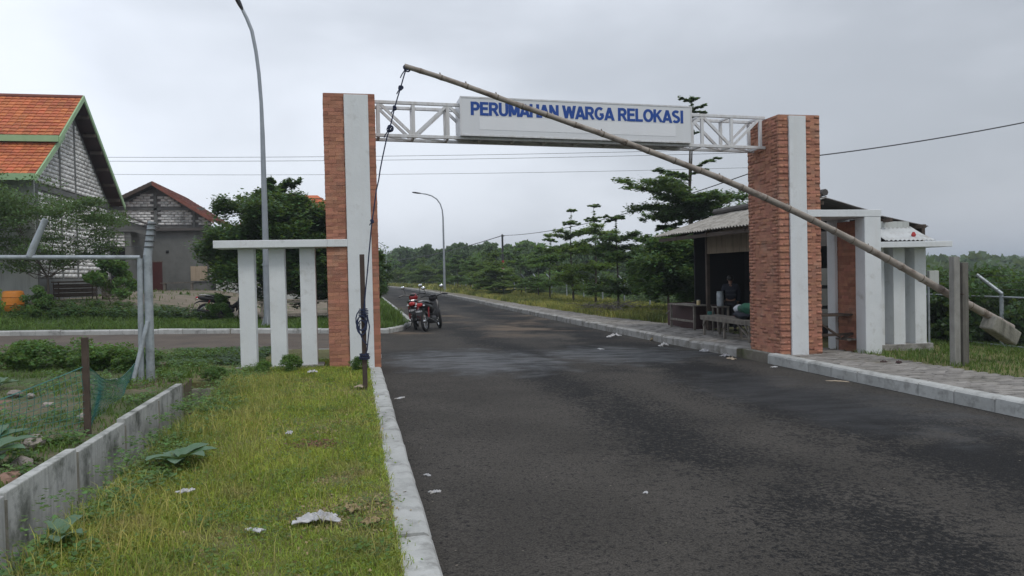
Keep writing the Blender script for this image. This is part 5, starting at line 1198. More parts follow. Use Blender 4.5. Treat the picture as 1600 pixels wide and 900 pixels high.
# orange roofed house behind the dark tree
h3 = empty('orange_house', (-4.0, 35, .7), label='house with orange hipped tile roof half hidden behind the dark tree', cat='house')
MB().box(-6.5, .2, 33.2, 38.5, .3, 4.4).build('wall', MT['wall_paint'], h3)
zr = 6.6; e0, e1, e2, e3 = (-7.0, 32.6, 4.3), (.6, 32.6, 4.3), (.6, 39, 4.3), (-7.0, 39, 4.3); rA, rB = (-4.9, 35.8, zr), (-2.4, 35.8, zr)
m_ = MB(); m_.add([e0, e1, e2, e3, rA, rB], [(0, 1, 5, 4), (2, 3, 4, 5), (3, 0, 4), (1, 2, 5), (0, 3, 2, 1)]); m_.build('roof', MT['tile'], h3)
V = Vector
for i in range(9):
    t = i / 9; a = V(e0).lerp(V(rA), t); b = V(e1).lerp(V(rB), t); MB().bar(a + V((0, -.02, .03)), b + V((0, -.02, .03)), .10, .03).build('tile_course', MT['tile'], h3)
w_ = MB().box(-4.6, -3.2, 33.15, 33.199, 1.6, 3.0).build('window', MT['wood_dark'], h3); MB().box(-4.5, -3.3, 33.12, 33.149, 1.7, 2.9).build('pane', MT['black'], w_)

# far buildings
fb = empty('far_building', (2.9, 108, .4), label='small beige far building at the end of the road left of the bend', cat='building')
MB().box(-2, 6.6, 108, 115, -.4, 2.3).build('wall', MT['cream'], fb); m_ = MB(); m_.prism([(107.5, 2.3), (115.5, 2.3), (111.5, 3.3)], 'x', -2.4, 7.0); m_.build('roof', MT['zinc'], fb)
MB().box(5.6, 6.2, 107.9, 107.999, -.2, 1.9).build('door', MT['wall_paint'], fb)
fs_ = empty('far_shed', (7, 88, .3), label='far white shed with red patch just above the beige building', cat='building')
MB().box(7.2, 11.6, 118, 122, 0, 3.1).build('wall', MT['wall_paint'], fs_); m_ = MB(); m_.prism([(117.5, 3.05), (122.4, 3.7), (122.4, 3.85), (117.5, 3.2)], 'x', 6.8, 12.0); m_.build('roof', MT['zinc'], fs_)
MB().box(7.8, 9.4, 117.9, 117.999, 1.9, 2.9).build('red_board', MT['red_cloth'], fs_)
# things in the yard
def crate(x, y, z, a, b, h, rz, mt, name, label, cat):
    r = empty(name, (x, y, z), rz, label, cat)
    for sx in (-1, 1):
        for sy in (-1, 1): MB().box(sx * a - .03 * (sx > 0), sx * a + .03 * (sx < 0), sy * b - .03 * (sy > 0), sy * b + .03 * (sy < 0), 0, h).build('leg', MT['wood_dark'], r, world=False)
    nb2 = 3
    for i in range(nb2):
        z0 = .12 + i * (h - .15) / nb2; MB().box(-a, a, -b - .02, -b - .001, z0, z0 + (h - .15) / nb2 - .02).build('plank', MT[mt], r, world=False)
        MB().box(a + .001, a + .02, -b, b, z0, z0 + (h - .15) / nb2 - .02).build('plank', MT[mt], r, world=False)
    MB().box(-a - .04, a + .04, -b - .04, b + .04, h + .001, h + .05).build('top_board', MT[mt], r, world=False)
    return r
crate(-10.1, 17.6, gy(-10.1, 17.6) + .1, .62, .35, .62, .1, 'wood_dark', 'wooden_coop', 'dark wooden coop standing against the block wall', 'coop')
crate(-9.0, 18.2, gy(-9, 18.2) + .1, .32, .3, .68, -.05, 'wood', 'wooden_box', 'upright grey wooden box right of the dark coop', 'box')
bar_ = empty('orange_barrel', (-10.72, 14.1, gy(-10.72, 14.1) + .1), label='orange plastic barrel behind leaves at the far left', cat='barrel')
MB().tube([(0, 0, 0), (0, 0, .04), (0, 0, .25), (0, 0, .5), (0, 0, .62), (0, 0, .64)], [.25, .28, .31, .31, .27, .2], 16).build('body', MT['orange'], bar_, world=False, smooth=True)
MB().torus((0, 0, .22), .31, .014, 'z', 18, 6).build('rib', MT['orange'], bar_, world=False); MB().torus((0, 0, .45), .31, .014, 'z', 18, 6).build('rib', MT['orange'], bar_, world=False)
bn = empty('bench', (-9.85, 33.2, gy(-9.8, 33) + .1), label='low plank bench against the grey house wall', cat='bench')
MB().box(-1.0, .7, -.2, .2, .40, .46).build('seat', MT['wood'], bn, world=False)
for x in (-.85, .55): MB().box(x, x + .1, -.16, .16, 0, .399).build('leg', MT['wood'], bn, world=False)
# dark shelter with benches under the dark tree
sh = empty('tree_bench', (-2.0, 12.3, gy(-2, 12.3) + .1), label='rough wooden seat platform in the shade under the dark tree', cat='bench')
for k in range(5): MB().box(-1.25, .95, -.5 + k * .2, -.32 + k * .2, .60, .635).build('plank', MT['wood'], sh, world=False)
for x in (-1.15, .8):
    for y in (-.45, .4): MB().box(x, x + .07, y, y + .07, 0, .599).build('leg', MT['wood'], sh, world=False)
MB().box(-1.2, .9, -.48, -.44, .2, .27).build('rail', MT['wood'], sh, world=False)
MB().box(-1.2, .9, .49, .53, .85, .95).build('back_rail', MT['wood'], sh, world=False)
for x in (-1.15, .8): MB().box(x, x + .06, .48, .54, .6, .849).build('rail_post', MT['wood'], sh, world=False)

# ------------------------------------------------------------------ left field fence frame, net, stake
GPY = -1.12
gp = empty('fence_frame', (-3.1, GPY, gz(-3.1, GPY) + .12), label='galvanised fence frame with thick bent-top post and pipe rails in the field', cat='fence')
MB().tube([(-3.095, GPY, .2), (-3.085, GPY, 1.92)], [.056, .054], 14).build('post', MT['galv'], gp, smooth=True)
MB().tube([(-3.085, GPY, 1.92), (-3.07, GPY, 2.05), (-3.02, GPY, 2.38)], [.054, .052, .046], 14).build('bent_arm', MT['galv'], gp, smooth=True)
for k in range(5):
    t = .15 + k * .19; p = Vector((-3.075, GPY, 1.98)).lerp(Vector((-3.02, GPY, 2.38)), t); MB().torus(p, .06, .008, 'z', 14, 5).build('wire_clip', MT['wire'], gp)
MB().tube([(-3.205, GPY - .02, .2), (-3.175, GPY - .02, 1.885)], .036, 12).build('inner_post', MT['galv'], gp, smooth=True)
MB().tube([(-9.0, GPY - .02, 2.005), (-3.175, GPY - .02, 1.90)], .030, 12).build('top_rail', MT['galv'], gp, smooth=True)
MB().tube([(-9.0, GPY + .05, .36), (-3.2, GPY + .05, .245)], .040, 12).build('bottom_rail', MT['galv'], gp, smooth=True)
MB().tube([(-3.26, GPY - .25, .22), (-3.09, GPY - .07, 1.05)], .030, 12).build('brace', MT['galv'], gp, smooth=True)
MB().box(-3.38, -3.14, GPY - .34, GPY - .17, .12, .235).build('footing', MT['conc_old'], gp, bevel=.01)
MB().tube([(-4.50, GPY - .02, 1.93), (-4.47, GPY - .02, 2.02), (-4.30, GPY - .02, 2.42)], [.045, .045, .036], 12).build('leaning_arm', MT['galv'], gp, smooth=True)
for k in range(3): MB().tube([(-9.0, GPY, 2.16 + k * .11), (-4.42 + k * .04, GPY, 2.08 + k * .10), (-3.06 + k * .015, GPY, 2.04 + k * .12)], .0035, 4).build('strand', MT['wire'], gp)
stk = tag(MB().box(-2.745, -2.695, -4.81, -4.76, .12, 1.10).build('net_stake', MT['wood_dark'], None, bevel=.004), 'brown wooden stake standing by the drain wall holding the net', 'stake')
def net_mesh():
    # sagging net hung from the stake to the gate post, real thin cords
    A0, A1 = Vector((-2.72, -4.79, .85)), Vector((-2.72, -4.79, .16)); B0, B1 = Vector((-3.25, -1.3, .50)), Vector((-3.25, -1.3, .20)); Cc0, Cc1 = Vector((-4.3, -6.9, .36)), Vector((-4.3, -6.9, .2))
    m_ = MB()
    for (P0, P1, Q0, Q1, nu, nv, sag) in ((A0, A1, B0, B1, 60, 12, .30), (A0, A1, Cc0, Cc1, 50, 10, .10)):
        def pt(u, v):
            top = P0.lerp(Q0, u); top.z -= sag * 4 * u * (1 - u) * .55; bot = P1.lerp(Q1, u); bot.z = gz(bot.x, bot.y) + .17
            p = top.lerp(bot, v); p.x += .05 * math.sin(u * 9 + v * 3) * v; p.y += .04 * math.sin(u * 14 + v); return p
        for i in range(nu + 1): m_.tube([pt(i / nu, v / 4) for v in range(5)], .0022, 3, cap=False)
        for j in range(nv + 1): m_.tube([pt(u / 16, j / nv) for u in range(17)], .0022 if j else .005, 3, cap=False)
    return m_
nt_ = net_mesh().build('green_net', MT['net'], None); tag(nt_, 'sagging green nylon net strung from the stake across the field', 'net')

def rock(x, y, z, r, label, mt='rock', seed=0):
    rg = random.Random(seed); m_ = MB(); m_.ball((0, 0, 0), (1, .8, .55), 12, 8)
    m_.v = [(vx * (1 + rg.uniform(-.14, .14)) , vy * (1 + rg.uniform(-.14, .14)), vz_ * (1 + rg.uniform(-.15, .15)) + .1 * math.sin(vx * 4 + seed)) for vx, vy, vz_ in m_.v]
    m_.v = [(a * r, b * r, c * r) for a, b, c in m_.v]
    o = m_.build('rubble_stone', MT[mt]); o.location = (x, y, z + r * .3); o.rotation_euler = (rg.uniform(-.3, .3), rg.uniform(-.3, .3), rg.uniform(0, 6)); return tag(o, label, 'stone', 'rubble stones lying in the field')
for i, (x, y, r, lb, mt) in enumerate([(-2.72, -6.35, .10, 'flat reddish stone by the wall at left', 'rock_red'), (-2.80, -5.95, .11, 'grey flat rubble stone behind the reddish one', 'rock'), (-2.66, -7.15, .10, 'pale wedge-shaped stone against the wall at the left edge', 'rock'),
        (-2.98, -4.05, .09, 'pale stone at the wall top near the stake', 'rock'), (-4.25, -2.35, .12, 'round pale boulder in the field before the lower pipe', 'rock'),
        (-4.05, -2.45, .07, 'small stone right of the pale boulder', 'rock'), (-3.6, -3.2, .08, 'flat whitish stone lying in the weeds', 'rock'), (-4.3, -3.4, .07, 'stone in the bare reddish soil', 'rock_red'), (-3.0, -5.2, .13, 'broad mossy rubble slab between the big-leaved plants', 'rock')]):
    rock(x, y, gz(x, y) + .165, r * .8, lb, mt, i)
sheet('bare_soil', list(np.linspace(-5.6, -3.6, 9)), lambda x: -3.9, lambda x: -2.2, 8, lambda x, y: (x, y, gz(x, y) + .186 + hb(x, y, .03) + .02 * math.exp(-((x + 4.6) ** 2 + (y + 3.05) ** 2) * 1.5) - .10 * min(1, ((x + 4.6) ** 2 + (y + 3.05) ** 2))), mat('reddish bare soil', (.23, .14, .10), (.16, .105, .075), scale=5, rough=1, bump=.8), kind='structure')

# ------------------------------------------------------------------ fences on the right
ff = empty('mesh_fence', (12.3, 15, -.3), label='long galvanised mesh fence with inward leaning arms along the right verge', cat='fence')
FYS = [-8.2, -5.2, -2.2, .85] + list(np.arange(3.9, 70, 3.0)); fx = lambda y: float(np.interp(y, [-9, .8, 17, 27, 35, 70], [12.35, 12.35, 12.2, 12.0, 11.7, 9.8]))
for y in FYS:
    x = fx(y); z = gz(x, y) + .0
    MB().tube([(x, y, z - .1), (x, y, z + 1.12)], .038, 8).build('post', MT['galv'], ff, smooth=True)
    MB().tube([(x, y, z + 1.121), (x - .02, y - .03, z + 1.16), (x - .30, y + .12 if y > 2 else y + .30, z + 1.55)], .034, 8).build('leaning_arm', MT['galv'], ff, smooth=True)
for a, b in zip(FYS, FYS[1:]):
    for h_, r in ((1.09, .018), (.12, .016)):
        MB().tube([(fx(a), a, gz(fx(a), a) + h_), (fx(b), b, gz(fx(b), b) + h_)], r, 6).build('rail', MT['galv'], ff)
    for k in range(3):
        t = .3 + .33 * k; MB().tube([(fx(a) - .30 * t, a + .12 * t, gz(fx(a), a) + 1.12 + .43 * t), (fx(b) - .30 * t, b + .12 * t, gz(fx(b), b) + 1.12 + .43 * t)], .0045, 3).build('barbed_wire', MT['wire'], ff)
# woven wire: crossing diagonal wires, one mesh
V = []; Fq = []
def wire_seg(p, q, r):
    b = len(V); d = (q - p); n = Vector((1, 0, 0)) * r; u_ = d.cross(n).normalized() * r
    for c in (p, q): V.extend([tuple(c + n), tuple(c + u_), tuple(c - n)])
    Fq.extend([(b, b + 1, b + 4, b + 3), (b + 1, b + 2, b + 5, b + 4), (b + 2, b, b + 3, b + 5)])
y = -8.2
while y < 34:
    st = .085 if y < 10 else .16
    for s in (-1, 1):
        y2 = y + s * .97
        if -8.2 < y2 < 34: wire_seg(Vector((fx(y), y, gz(fx(y), y) + .12)), Vector((fx(y2), y2, gz(fx(y2), y2) + 1.09)), .0020)
    y += st
npmesh('wire_mesh', np.array(V) - np.array([12.3, 15, -.3]), Fq, MT['wire'], ff, kind='stuff')
fk = MB()
for a, b in zip(FYS, FYS[1:]):
    fk.bar((fx(a) - .18, a, gz(fx(a), a) - .0), (fx(b) - .18, b - .01, gz(fx(b), b) - .0), .10, .16)
tag(fk.build('fence_kerb', MT['conc'], None), 'low pale concrete kerb running along the foot of the mesh fence', 'kerb')
fk2 = MB()
for a, b in zip(FYS[:6], FYS[1:7]): fk2.bar((fx(a) - .95, a, gz(fx(a), a) + .02), (fx(b) - .95, b - .01, gz(fx(b), b) + .02), .09, .14)
tag(fk2.build('verge_kerb', MT['conc'], None), 'second low concrete kerb in the right verge before the fence', 'kerb')
mbx = empty('meter_box', (10.72, .9, 0), label='small white box on a thin post right of the last white post', cat='box')
MB().tube([(10.70, .9, gz(10.7, .9)), (10.70, .9, 1.32)], .022, 8).build('post', MT['galv'], mbx, smooth=True); MB().box(10.64, 10.86, .80, .88, 1.18, 1.45).build('box', MT['wall_paint'], mbx, bevel=.01)

# ------------------------------------------------------------------ the stall
stl = empty('roadside_stall', (9.2, 4.5, gz(9.2, 4.5) + PZ), label='dark open roadside stall with grey corrugated roof behind the right brick pillar', cat='stall')
def corr(name, A, B, C_, mt, root, pitch=.075, amp=.016, th=.008, label=None):
    """corrugated sheet: A->B across the ribs, A->C along the ribs"""
    A, B, C_ = Vector(A), Vector(B), Vector(C_); u = B - A; v = C_ - A; n = u.cross(v).normalized()
    if n.z < 0: n = -n
    k = max(4, int(u.length / pitch * 4)); V = []; F = []; S = 4
    for i in range(k + 1):
        w_ = amp * math.sin(2 * math.pi * i / 4)
        for j in range(S + 1): V.append(A + u * i / k + v * j / S + n * (w_ + .01 * math.sin(j * 1.3 + i * .05)))
    b = len(V); V += [p - n * th for p in V]; W = S + 1
    for i in range(k):
        for j in range(S):
            q = (i * W + j, i * W + j + 1, (i + 1) * W + j + 1, (i + 1) * W + j); F.append(q); F.append(tuple(b + t for t in q[::-1]))
    for i in range(k): F += [(i * W, (i + 1) * W, b + (i + 1) * W, b + i * W), (i * W + S, (i + 1) * W + S, b + (i + 1) * W + S, b + i * W + S)]
    for j in range(S): F += [(j, j + 1, b + j + 1, b + j), (k * W + j, k * W + j + 1, b + k * W + j + 1, b + k * W + j)]
    m_ = MB(); m_.add(V, F); return m_.build(name, mt, root, smooth=True, label=label)
# left slope: eave x 7.3 -> ridge x 9.0 ; several sheets along y
ys = [1.75, 2.72, 3.68, 4.64, 5.58, 6.45]
for i, (a, b) in enumerate(zip(ys, ys[1:])):
    dz = .012 * (i % 2); corr('roof_sheet', (7.28 + .03 * (i % 2), a - .03, 2.44 + dz), (7.28 + .03 * (i % 2), b + .03, 2.44 + dz), (9.05, a - .03, 3.00 + dz), MT['asbestos'], stl, .13, .020)
ys = [1.95, 3.0, 4.05, 5.1, 6.2]
for i, (a, b) in enumerate(zip(ys, ys[1:])):
    dz = .012 * (i % 2); corr('roof_sheet', (8.95, a - .03, 3.03 + dz), (8.95, b + .03, 3.03 + dz), (10.15, a - .03, 2.74 + dz), MT['tin_dark'], stl)
    corr('roof_sheet', (10.05, a + .1, 2.70 + dz), (10.05, b + .1, 2.70 + dz), (11.7, a + .1, 2.40 + dz), MT['tin_dark'], stl)
MB().tube([(9.0, 1.7, 3.08), (9.0, 6.5, 3.08)], .07, 8).build('ridge_cap', MT['tin_dark'], stl)
for x, h_ in ((7.40, 2.38), (8.20, 2.66), (9.0, 2.92), (10.6, 2.56), (11.4, 2.42)):
    MB().box(x - .03, x + .03, 1.8, 6.4, h_ - .08, h_).build('purlin', MT['wood_dark'], stl)
for x, y in ((8.2, 1.95), (8.2, 5.35), (10.0, 1.95), (11.5, 2.0), (10.0, 6.2), (11.5, 6.2)):
    MB().box(x - .04, x + .04, y - .04, y + .04, gz(x, y) + PZ, 2.40 if x > 9.5 else 2.58).build('post', MT['wood_dark'], stl)
for y in (2.0, 3.7, 5.3): MB().bar((7.35, y, 2.36), (9.0, y, 2.9), .05, .07).build('rafter', MT['wood_dark'], stl)
MB().box(8.17, 8.21, 2.0, 5.3, 1.95, 2.60).build('fascia_board', MT['ply'], stl)
MB().box(11.46, 11.52, 2.05, 6.15, .0, 2.35).build('rear_boards', MT['maroon'], stl)
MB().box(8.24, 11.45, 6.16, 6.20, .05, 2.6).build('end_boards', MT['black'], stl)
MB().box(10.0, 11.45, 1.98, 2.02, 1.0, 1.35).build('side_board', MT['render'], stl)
MB().box(9.6, 9.64, 2.4, 6.1, .1, 2.75).build('shade_backing', MT['black'], stl)  # black sheet that paints the dark depth of the stall
MB().box(8.24, 9.99, 1.96, 1.985, 2.0, 2.3).build('side_board', MT['tin_dark'], stl)
for k in range(3): MB().box(8.9, 9.99, 1.955, 1.98, .35 + k * .42, .70 + k * .42).build('side_plank', MT['teal'] if k == 9 else MT['render'], stl)
for k in range(5):
    a = 9.85 + .29 * k
# low lean-to in front at the right
corr('lean_to_sheet', (9.95, 1.15, 2.07), (11.1, 1.15, 2.05), (10.15, 2.1, 2.40), MT['zinc'], stl, .10, .014, label='pale corrugated lean-to roof sheet')
MB().box(9.9, 11.2, 2.02, 2.10, 2.36, 2.50).build('lean_to_beam', MT['wall_paint'], stl)
MB().tube([(10.75, 1.35, 2.14), (10.75, 1.35, 2.18), (10.75, 1.35, 2.24)], [.03, .05, .02], 8).build('red_knob', MT['tail'], stl)

def planks_top(r, L, W, z, n, mt='wood', th=.025):
    for k in range(n):
        w_ = W / n; MB().box(-L / 2 + random.uniform(-.02, .02), L / 2 + random.uniform(-.02, .02), -W / 2 + k * w_ + .004, -W / 2 + (k + 1) * w_ - .004, z, z + th).build('plank', MT[mt], r, world=False)
zt0 = lambda x, y: gz(x, y) + PZ
# long bench near the kerb in front of the stall (runs along y)
bx, by = 7.68, 3.1
b1 = empty('long_bench', (bx, by, zt0(bx, by)), R_(88), 'long weathered plank bench by the kerb with a bundle of clothes on it', 'bench', 'wooden benches and tables at the stall')
planks_top(b1, 2.5, .48, .43, 4)
MB().box(-1.23, 1.23, .205, .235, .355, .429).build('apron', MT['wood'], b1, world=False); MB().box(-1.23, 1.23, -.235, -.205, .355, .429).build('apron', MT['wood'], b1, world=False)
for x in (-1.1, 1.1, 0.05):
    for y in (-.19, .19):
        MB().bar((x, y, 0), (x, y, .428), .05, .045, (0, 1, 0)).build('leg', MT['wood'], b1, world=False)
        s = -1 if x > 0 else 1; MB().bar((x, y + .03, .22), (x + s * .20, y + .03, .42), .025, .03, (0, 1, 0)).build('knee_brace', MT['wood'], b1, world=False)
MB().bar((-1.1, .16, .06), (-.5, .16, .36), .03, .04, (0, 1, 0)).build('cross_brace', MT['wood'], b1, world=False)
tb = empty('stall_table', (8.05, 6.1, zt0(8.05, 6.1)), R_(90), 'tall narrow wooden table at the stall front edge left of the bench', 'table', 'wooden benches and tables at the stall')
planks_top(tb, 1.5, .5, .60, 4)
for x in (-.7, .7):
    for y in (-.2, .2): MB().box(x - .025, x + .025, y - .025, y + .025, 0, .599).build('leg', MT['wood'], tb, world=False)
MB().box(-.7, .7, .205, .23, .2, .25).build('stretcher', MT['wood'], tb, world=False); MB().bar((.7, .22, .45), (.95, .22, .35), .03, .03).build('cross_brace', MT['wood'], tb, world=False)
mp_ = empty('maroon_counter', (8.45, 6.7, zt0(8.45, 6.7)), 0, 'maroon painted counter panels behind the tall narrow table', 'counter')
MB().box(-.42, -.36, -.9, .75, 0, .62).build('front_panel', MT['maroon'], mp_, world=False); MB().box(-.359, .35, .69, .75, 0, .62).build('side_panel', MT['maroon'], mp_, world=False); MB().box(-.359, .35, -.9, -.84, 0, .62).build('side_panel', MT['maroon'], mp_, world=False)
def bottle(name, x, y, z, r, h, mt, label, cat):
    e_ = empty(name, (x, y, z), 0, label, cat)
    MB().tube([(0, 0, 0), (0, 0, .01), (0, 0, h * .62), (0, 0, h * .76), (0, 0, h * .9)], [r * .9, r, r, r * .4, r * .38], 12).build('body', MT[mt], e_, world=False, smooth=True)
    MB().tube([(0, 0, h * .905), (0, 0, h)], r * .45, 10).build('cap', MT['teal'], e_, world=False); return e_
def jar(name, x, y, z, r, h, mt, label, cat, lid='galv'):
    e_ = empty(name, (x, y, z), 0, label, cat)
    MB().tube([(0, 0, 0), (0, 0, .02), (0, 0, h * .85), (0, 0, h * .9)], [r * .9, r, r * 1.02, r * .9], 14).build('body', MT[mt], e_, world=False, smooth=True)
    MB().tube([(0, 0, h * .905), (0, 0, h)], r * .95, 12).build('lid', MT[lid], e_, world=False); return e_
jar('jar', 8.05, 5.58, zt0(8, 5.5) + .625, .045, .13, 'yellowp', 'small pale yellow jar on the tall narrow table', 'jar')
jar('water_drum', 8.32, 4.95, zt0(8.3, 5) + .62, .085, .36, 'galv', 'grey metal drum standing on the stool behind the table', 'drum')
sl_ = empty('stool', (8.32, 4.95, zt0(8.3, 5)), 0, 'small wooden stool carrying the grey metal drum', 'stool')
MB().box(-.16, .16, -.16, .16, .59, .619).build('seat', MT['wood'], sl_, world=False)
for x in (-.13, .13):
    for y in (-.13, .13): MB().box(x - .02, x + .02, y - .02, y + .02, 0, .589).build('leg', MT['wood'], sl_, world=False)
jar('teal_bucket', 8.22, 5.25, zt0(8.2, 5.2) + .26, .09, .22, 'teal', 'teal plastic bucket hanging by the stall table', 'bucket', 'teal')
# bundle on the bench
bd = empty('clothes_bundle', (7.72, 2.75, zt0(7.7, 2.7) + .456), R_(80), 'bundle of grey, green and dark red cloth lying on the long bench', 'bundle')
def blob(c, r, seed, a=.12):
    m_ = MB(); m_.ball(c, r, 18, 12); rg = random.Random(seed); ph = [rg.uniform(0, 6) for _ in range(6)]
    m_.v = [(x + a * r[0] * math.sin(7 * z / r[2] * .5 + ph[0] + 3 * y) * .6, y + a * r[1] * math.sin(5 * x / r[0] + ph[1]), z + a * r[2] * (math.sin(6 * x / r[0] + ph[2]) + math.sin(5 * y / r[1] + ph[3]))) for x, y, z in m_.v]; return m_
blob((.10, -.02, .06), (.26, .17, .06), 1).build('red_cloth', MT['red_cloth'], bd, world=False, smooth=True)
blob((.16, 0, .20), (.22, .15, .085), 2).build('grey_cloth', MT['grey_cloth'], bd, world=False, smooth=True)
blob((-.32, .02, .22), (.30, .17, .12), 3).build('green_cloth', MT['green_cloth'], bd, world=False, smooth=True)
blob((-.16, .02, .09), (.40, .19, .09), 4).build('dark_cloth', MT['navy'], bd, world=False, smooth=True)
# rough table right of the pillar
t2 = empty('rough_table', (8.35, .50, zt0(8.3, .5) - .03), R_(3), 'rough dark wooden table standing inside the footpath portal', 'table', 'wooden benches and tables at the stall')
planks_top(t2, 1.5, .40, .66, 3, 'wood_dark', .035)
for x in (-.62, .45): 
    for y in (-.15, .15): MB().box(x - .03, x + .03, y - .025, y + .025, 0, .659).build('leg', MT['wood_dark'], t2, world=False)
MB().bar((-.6, -.19, .62), (-.05, -.19, .28), .03, .045, (0, 1, 0)).build('cross_brace', MT['wood_dark'], t2, world=False); MB().bar((.0, -.19, .26), (.5, -.19, .40), .03, .04, (0, 1, 0)).build('cross_brace', MT['wood_dark'], t2, world=False)
MB().box(-.75, .5, -.205, -.175, .30, .35).build('stretcher', MT['wood_dark'], t2, world=False); MB().box(.0, .42, -.32, .0, .22, .245).build('lower_plank', MT['wood'], t2, world=False)

# ------------------------------------------------------------------ people in the stall
def skin_body(name, verts, edges, radii, mt, parent, sub=2):
    me = bpy.data.meshes.new(name); me.from_pydata(verts, edges, []); me.materials.append(mt); o = bpy.data.objects.new(name, me); COL.objects.link(o); o.parent = parent
    sk = o.modifiers.new('skin', 'SKIN'); sk.use_smooth_shade = True; o.modifiers.new('sub', 'SUBSURF').levels = sub; o.modifiers['sub'].render_levels = sub
    for i, r in enumerate(radii): o.data.skin_vertices[0].data[i].radius = r if hasattr(r, '__len__') else (r, r)
    o.data.skin_vertices[0].data[0].use_root = True; return o
def person(loc, rz, label, J, top_mt, leg_mt, pattern=None):
    """J: joints dict in local metres, facing -Y"""
    r = empty('person', loc, rz, label, 'person')
    pv, ch, nk, hd = J['pelvis'], J['chest'], J['neck'], J['head']
    names = ['pelvis', 'belly', 'chest', 'neck', 'skull_base', 'head', 'l_sh', 'l_el', 'l_wr', 'l_pm', 'r_sh', 'r_el', 'r_wr', 'r_pm', 'l_hip', 'l_kn', 'l_an', 'l_toe', 'r_hip', 'r_kn', 'r_an', 'r_toe']
    mid = tuple((a + b) / 2 for a, b in zip(pv, ch)); sb_ = tuple(a * .6 + b * .4 for a, b in zip(nk, hd)); P = dict(J); P['belly'] = mid; P['skull_base'] = sb_
    rad = dict(pelvis=(.13, .10), belly=(.125, .095), chest=(.15, .11), neck=.052, skull_base=.055, head=(.082, .095), l_sh=.062, l_el=.042, l_wr=.028, l_pm=(.036, .018), r_sh=.062, r_el=.042, r_wr=.028, r_pm=(.036, .018), l_hip=.085, l_kn=.056, l_an=.038, l_toe=(.038, .028), r_hip=.085, r_kn=.056, r_an=.038, r_toe=(.038, .028))
    E = [('pelvis', 'belly'), ('belly', 'chest'), ('chest', 'neck'), ('neck', 'skull_base'), ('skull_base', 'head'), ('chest', 'l_sh'), ('l_sh', 'l_el'), ('l_el', 'l_wr'), ('l_wr', 'l_pm'), ('chest', 'r_sh'), ('r_sh', 'r_el'), ('r_el', 'r_wr'), ('r_wr', 'r_pm'), ('pelvis', 'l_hip'), ('l_hip', 'l_kn'), ('l_kn', 'l_an'), ('l_an', 'l_toe'), ('pelvis', 'r_hip'), ('r_hip', 'r_kn'), ('r_kn', 'r_an'), ('r_an', 'r_toe')]
    V = [P[n] for n in names]; ix = {n: i for i, n in enumerate(names)}; rd = [rad[n] for n in names]; ed = [(ix[a], ix[b]) for a, b in E]
    for s in ('l', 'r'):      # fingers and thumb
        w_, p_ = Vector(P[s + '_wr']), Vector(P[s + '_pm']); d = (p_ - w_).normalized(); side = d.cross(Vector((0, 0, 1))); side = side.normalized() if side.length > .01 else Vector((1, 0, 0)); nrm = side.cross(d)
        for k, l in enumerate((.062, .072, .067, .052)):
            o_ = side * (k - 1.5) * .019; b0 = p_ + o_ + d * .018; a1 = b0 + d * l * .5 - nrm * .004; a2 = a1 + d * l * .42 - nrm * .022
            i0 = len(V); V += [tuple(b0), tuple(a1), tuple(a2)]; rd += [.0095, .0085, .007]; ed += [(ix[s + '_pm'], i0), (i0, i0 + 1), (i0 + 1, i0 + 2)]
        b0 = w_.lerp(p_, .55) + side * .036; i0 = len(V); V += [tuple(b0), tuple(b0 + d * .035 + side * .018)]; rd += [.011, .008]; ed += [(ix[s + '_wr'], i0), (i0, i0 + 1)]
    skin_body('body', V, ed, rd, MT['skin'], r, 2)
    def sub(ns, es, grow, mt, name):
        i2 = {n: i for i, n in enumerate(ns)}; rr = []
        for n in ns:
            q = rad[n]; rr.append((q[0] + grow, q[1] + grow) if hasattr(q, '__len__') else (q + grow, q + grow))
        return skin_body(name, [P[n] for n in ns], [(i2[a], i2[b]) for a, b in es], rr, mt, r, 2)
    sub(['pelvis', 'belly', 'chest', 'l_sh', 'l_el', 'r_sh', 'r_el', 'l_wr', 'r_wr'], [('pelvis', 'belly'), ('belly', 'chest'), ('chest', 'l_sh'), ('l_sh', 'l_el'), ('chest', 'r_sh'), ('r_sh', 'r_el'), ('l_el', 'l_wr'), ('r_el', 'r_wr')], .034, top_mt, 'jacket')
    sub(['pelvis', 'l_hip', 'l_kn', 'l_an', 'r_hip', 'r_kn', 'r_an'], [('pelvis', 'l_hip'), ('l_hip', 'l_kn'), ('l_kn', 'l_an'), ('pelvis', 'r_hip'), ('r_hip', 'r_kn'), ('r_kn', 'r_an')], .018, leg_mt, 'trousers')
    h = Vector(hd); f = Vector(J.get('face', (0, -1, 0))); u_ = Vector((0, 0, 1)); sd_ = f.cross(u_).normalized()
    m_ = MB(); m_.ball(h - f * .014 + u_ * .028, (.098, .108, .100), 14, 10); m_.v = [v for v in m_.v]; m_.build('hair', MT['hair'], r, world=False, smooth=True)
    fc = MB(); fc.ball(h + f * .030 - u_ * .018, (.072, .080, .098), 14, 10); fc.ball(h + f * .115 - u_ * .02, (.012, .018, .020), 8, 6)
    for s in (-1, 1): fc.ball(h + sd_ * s * .088 - u_ * .015, (.012, .02, .03), 8, 6)
    fc.build('face', MT['skin'], r, world=False, smooth=True)
    for s in (-1, 1): MB().ball(h + f * .104 + sd_ * s * .030 + u_ * .002, (.010, .006, .006), 8, 5).build('eye', MT['hair'], r, world=False)
    MB().ball(h + f * .108 - u_ * .058, (.022, .006, .005), 8, 5).build('mouth', MT['red_cloth'], r, world=False)
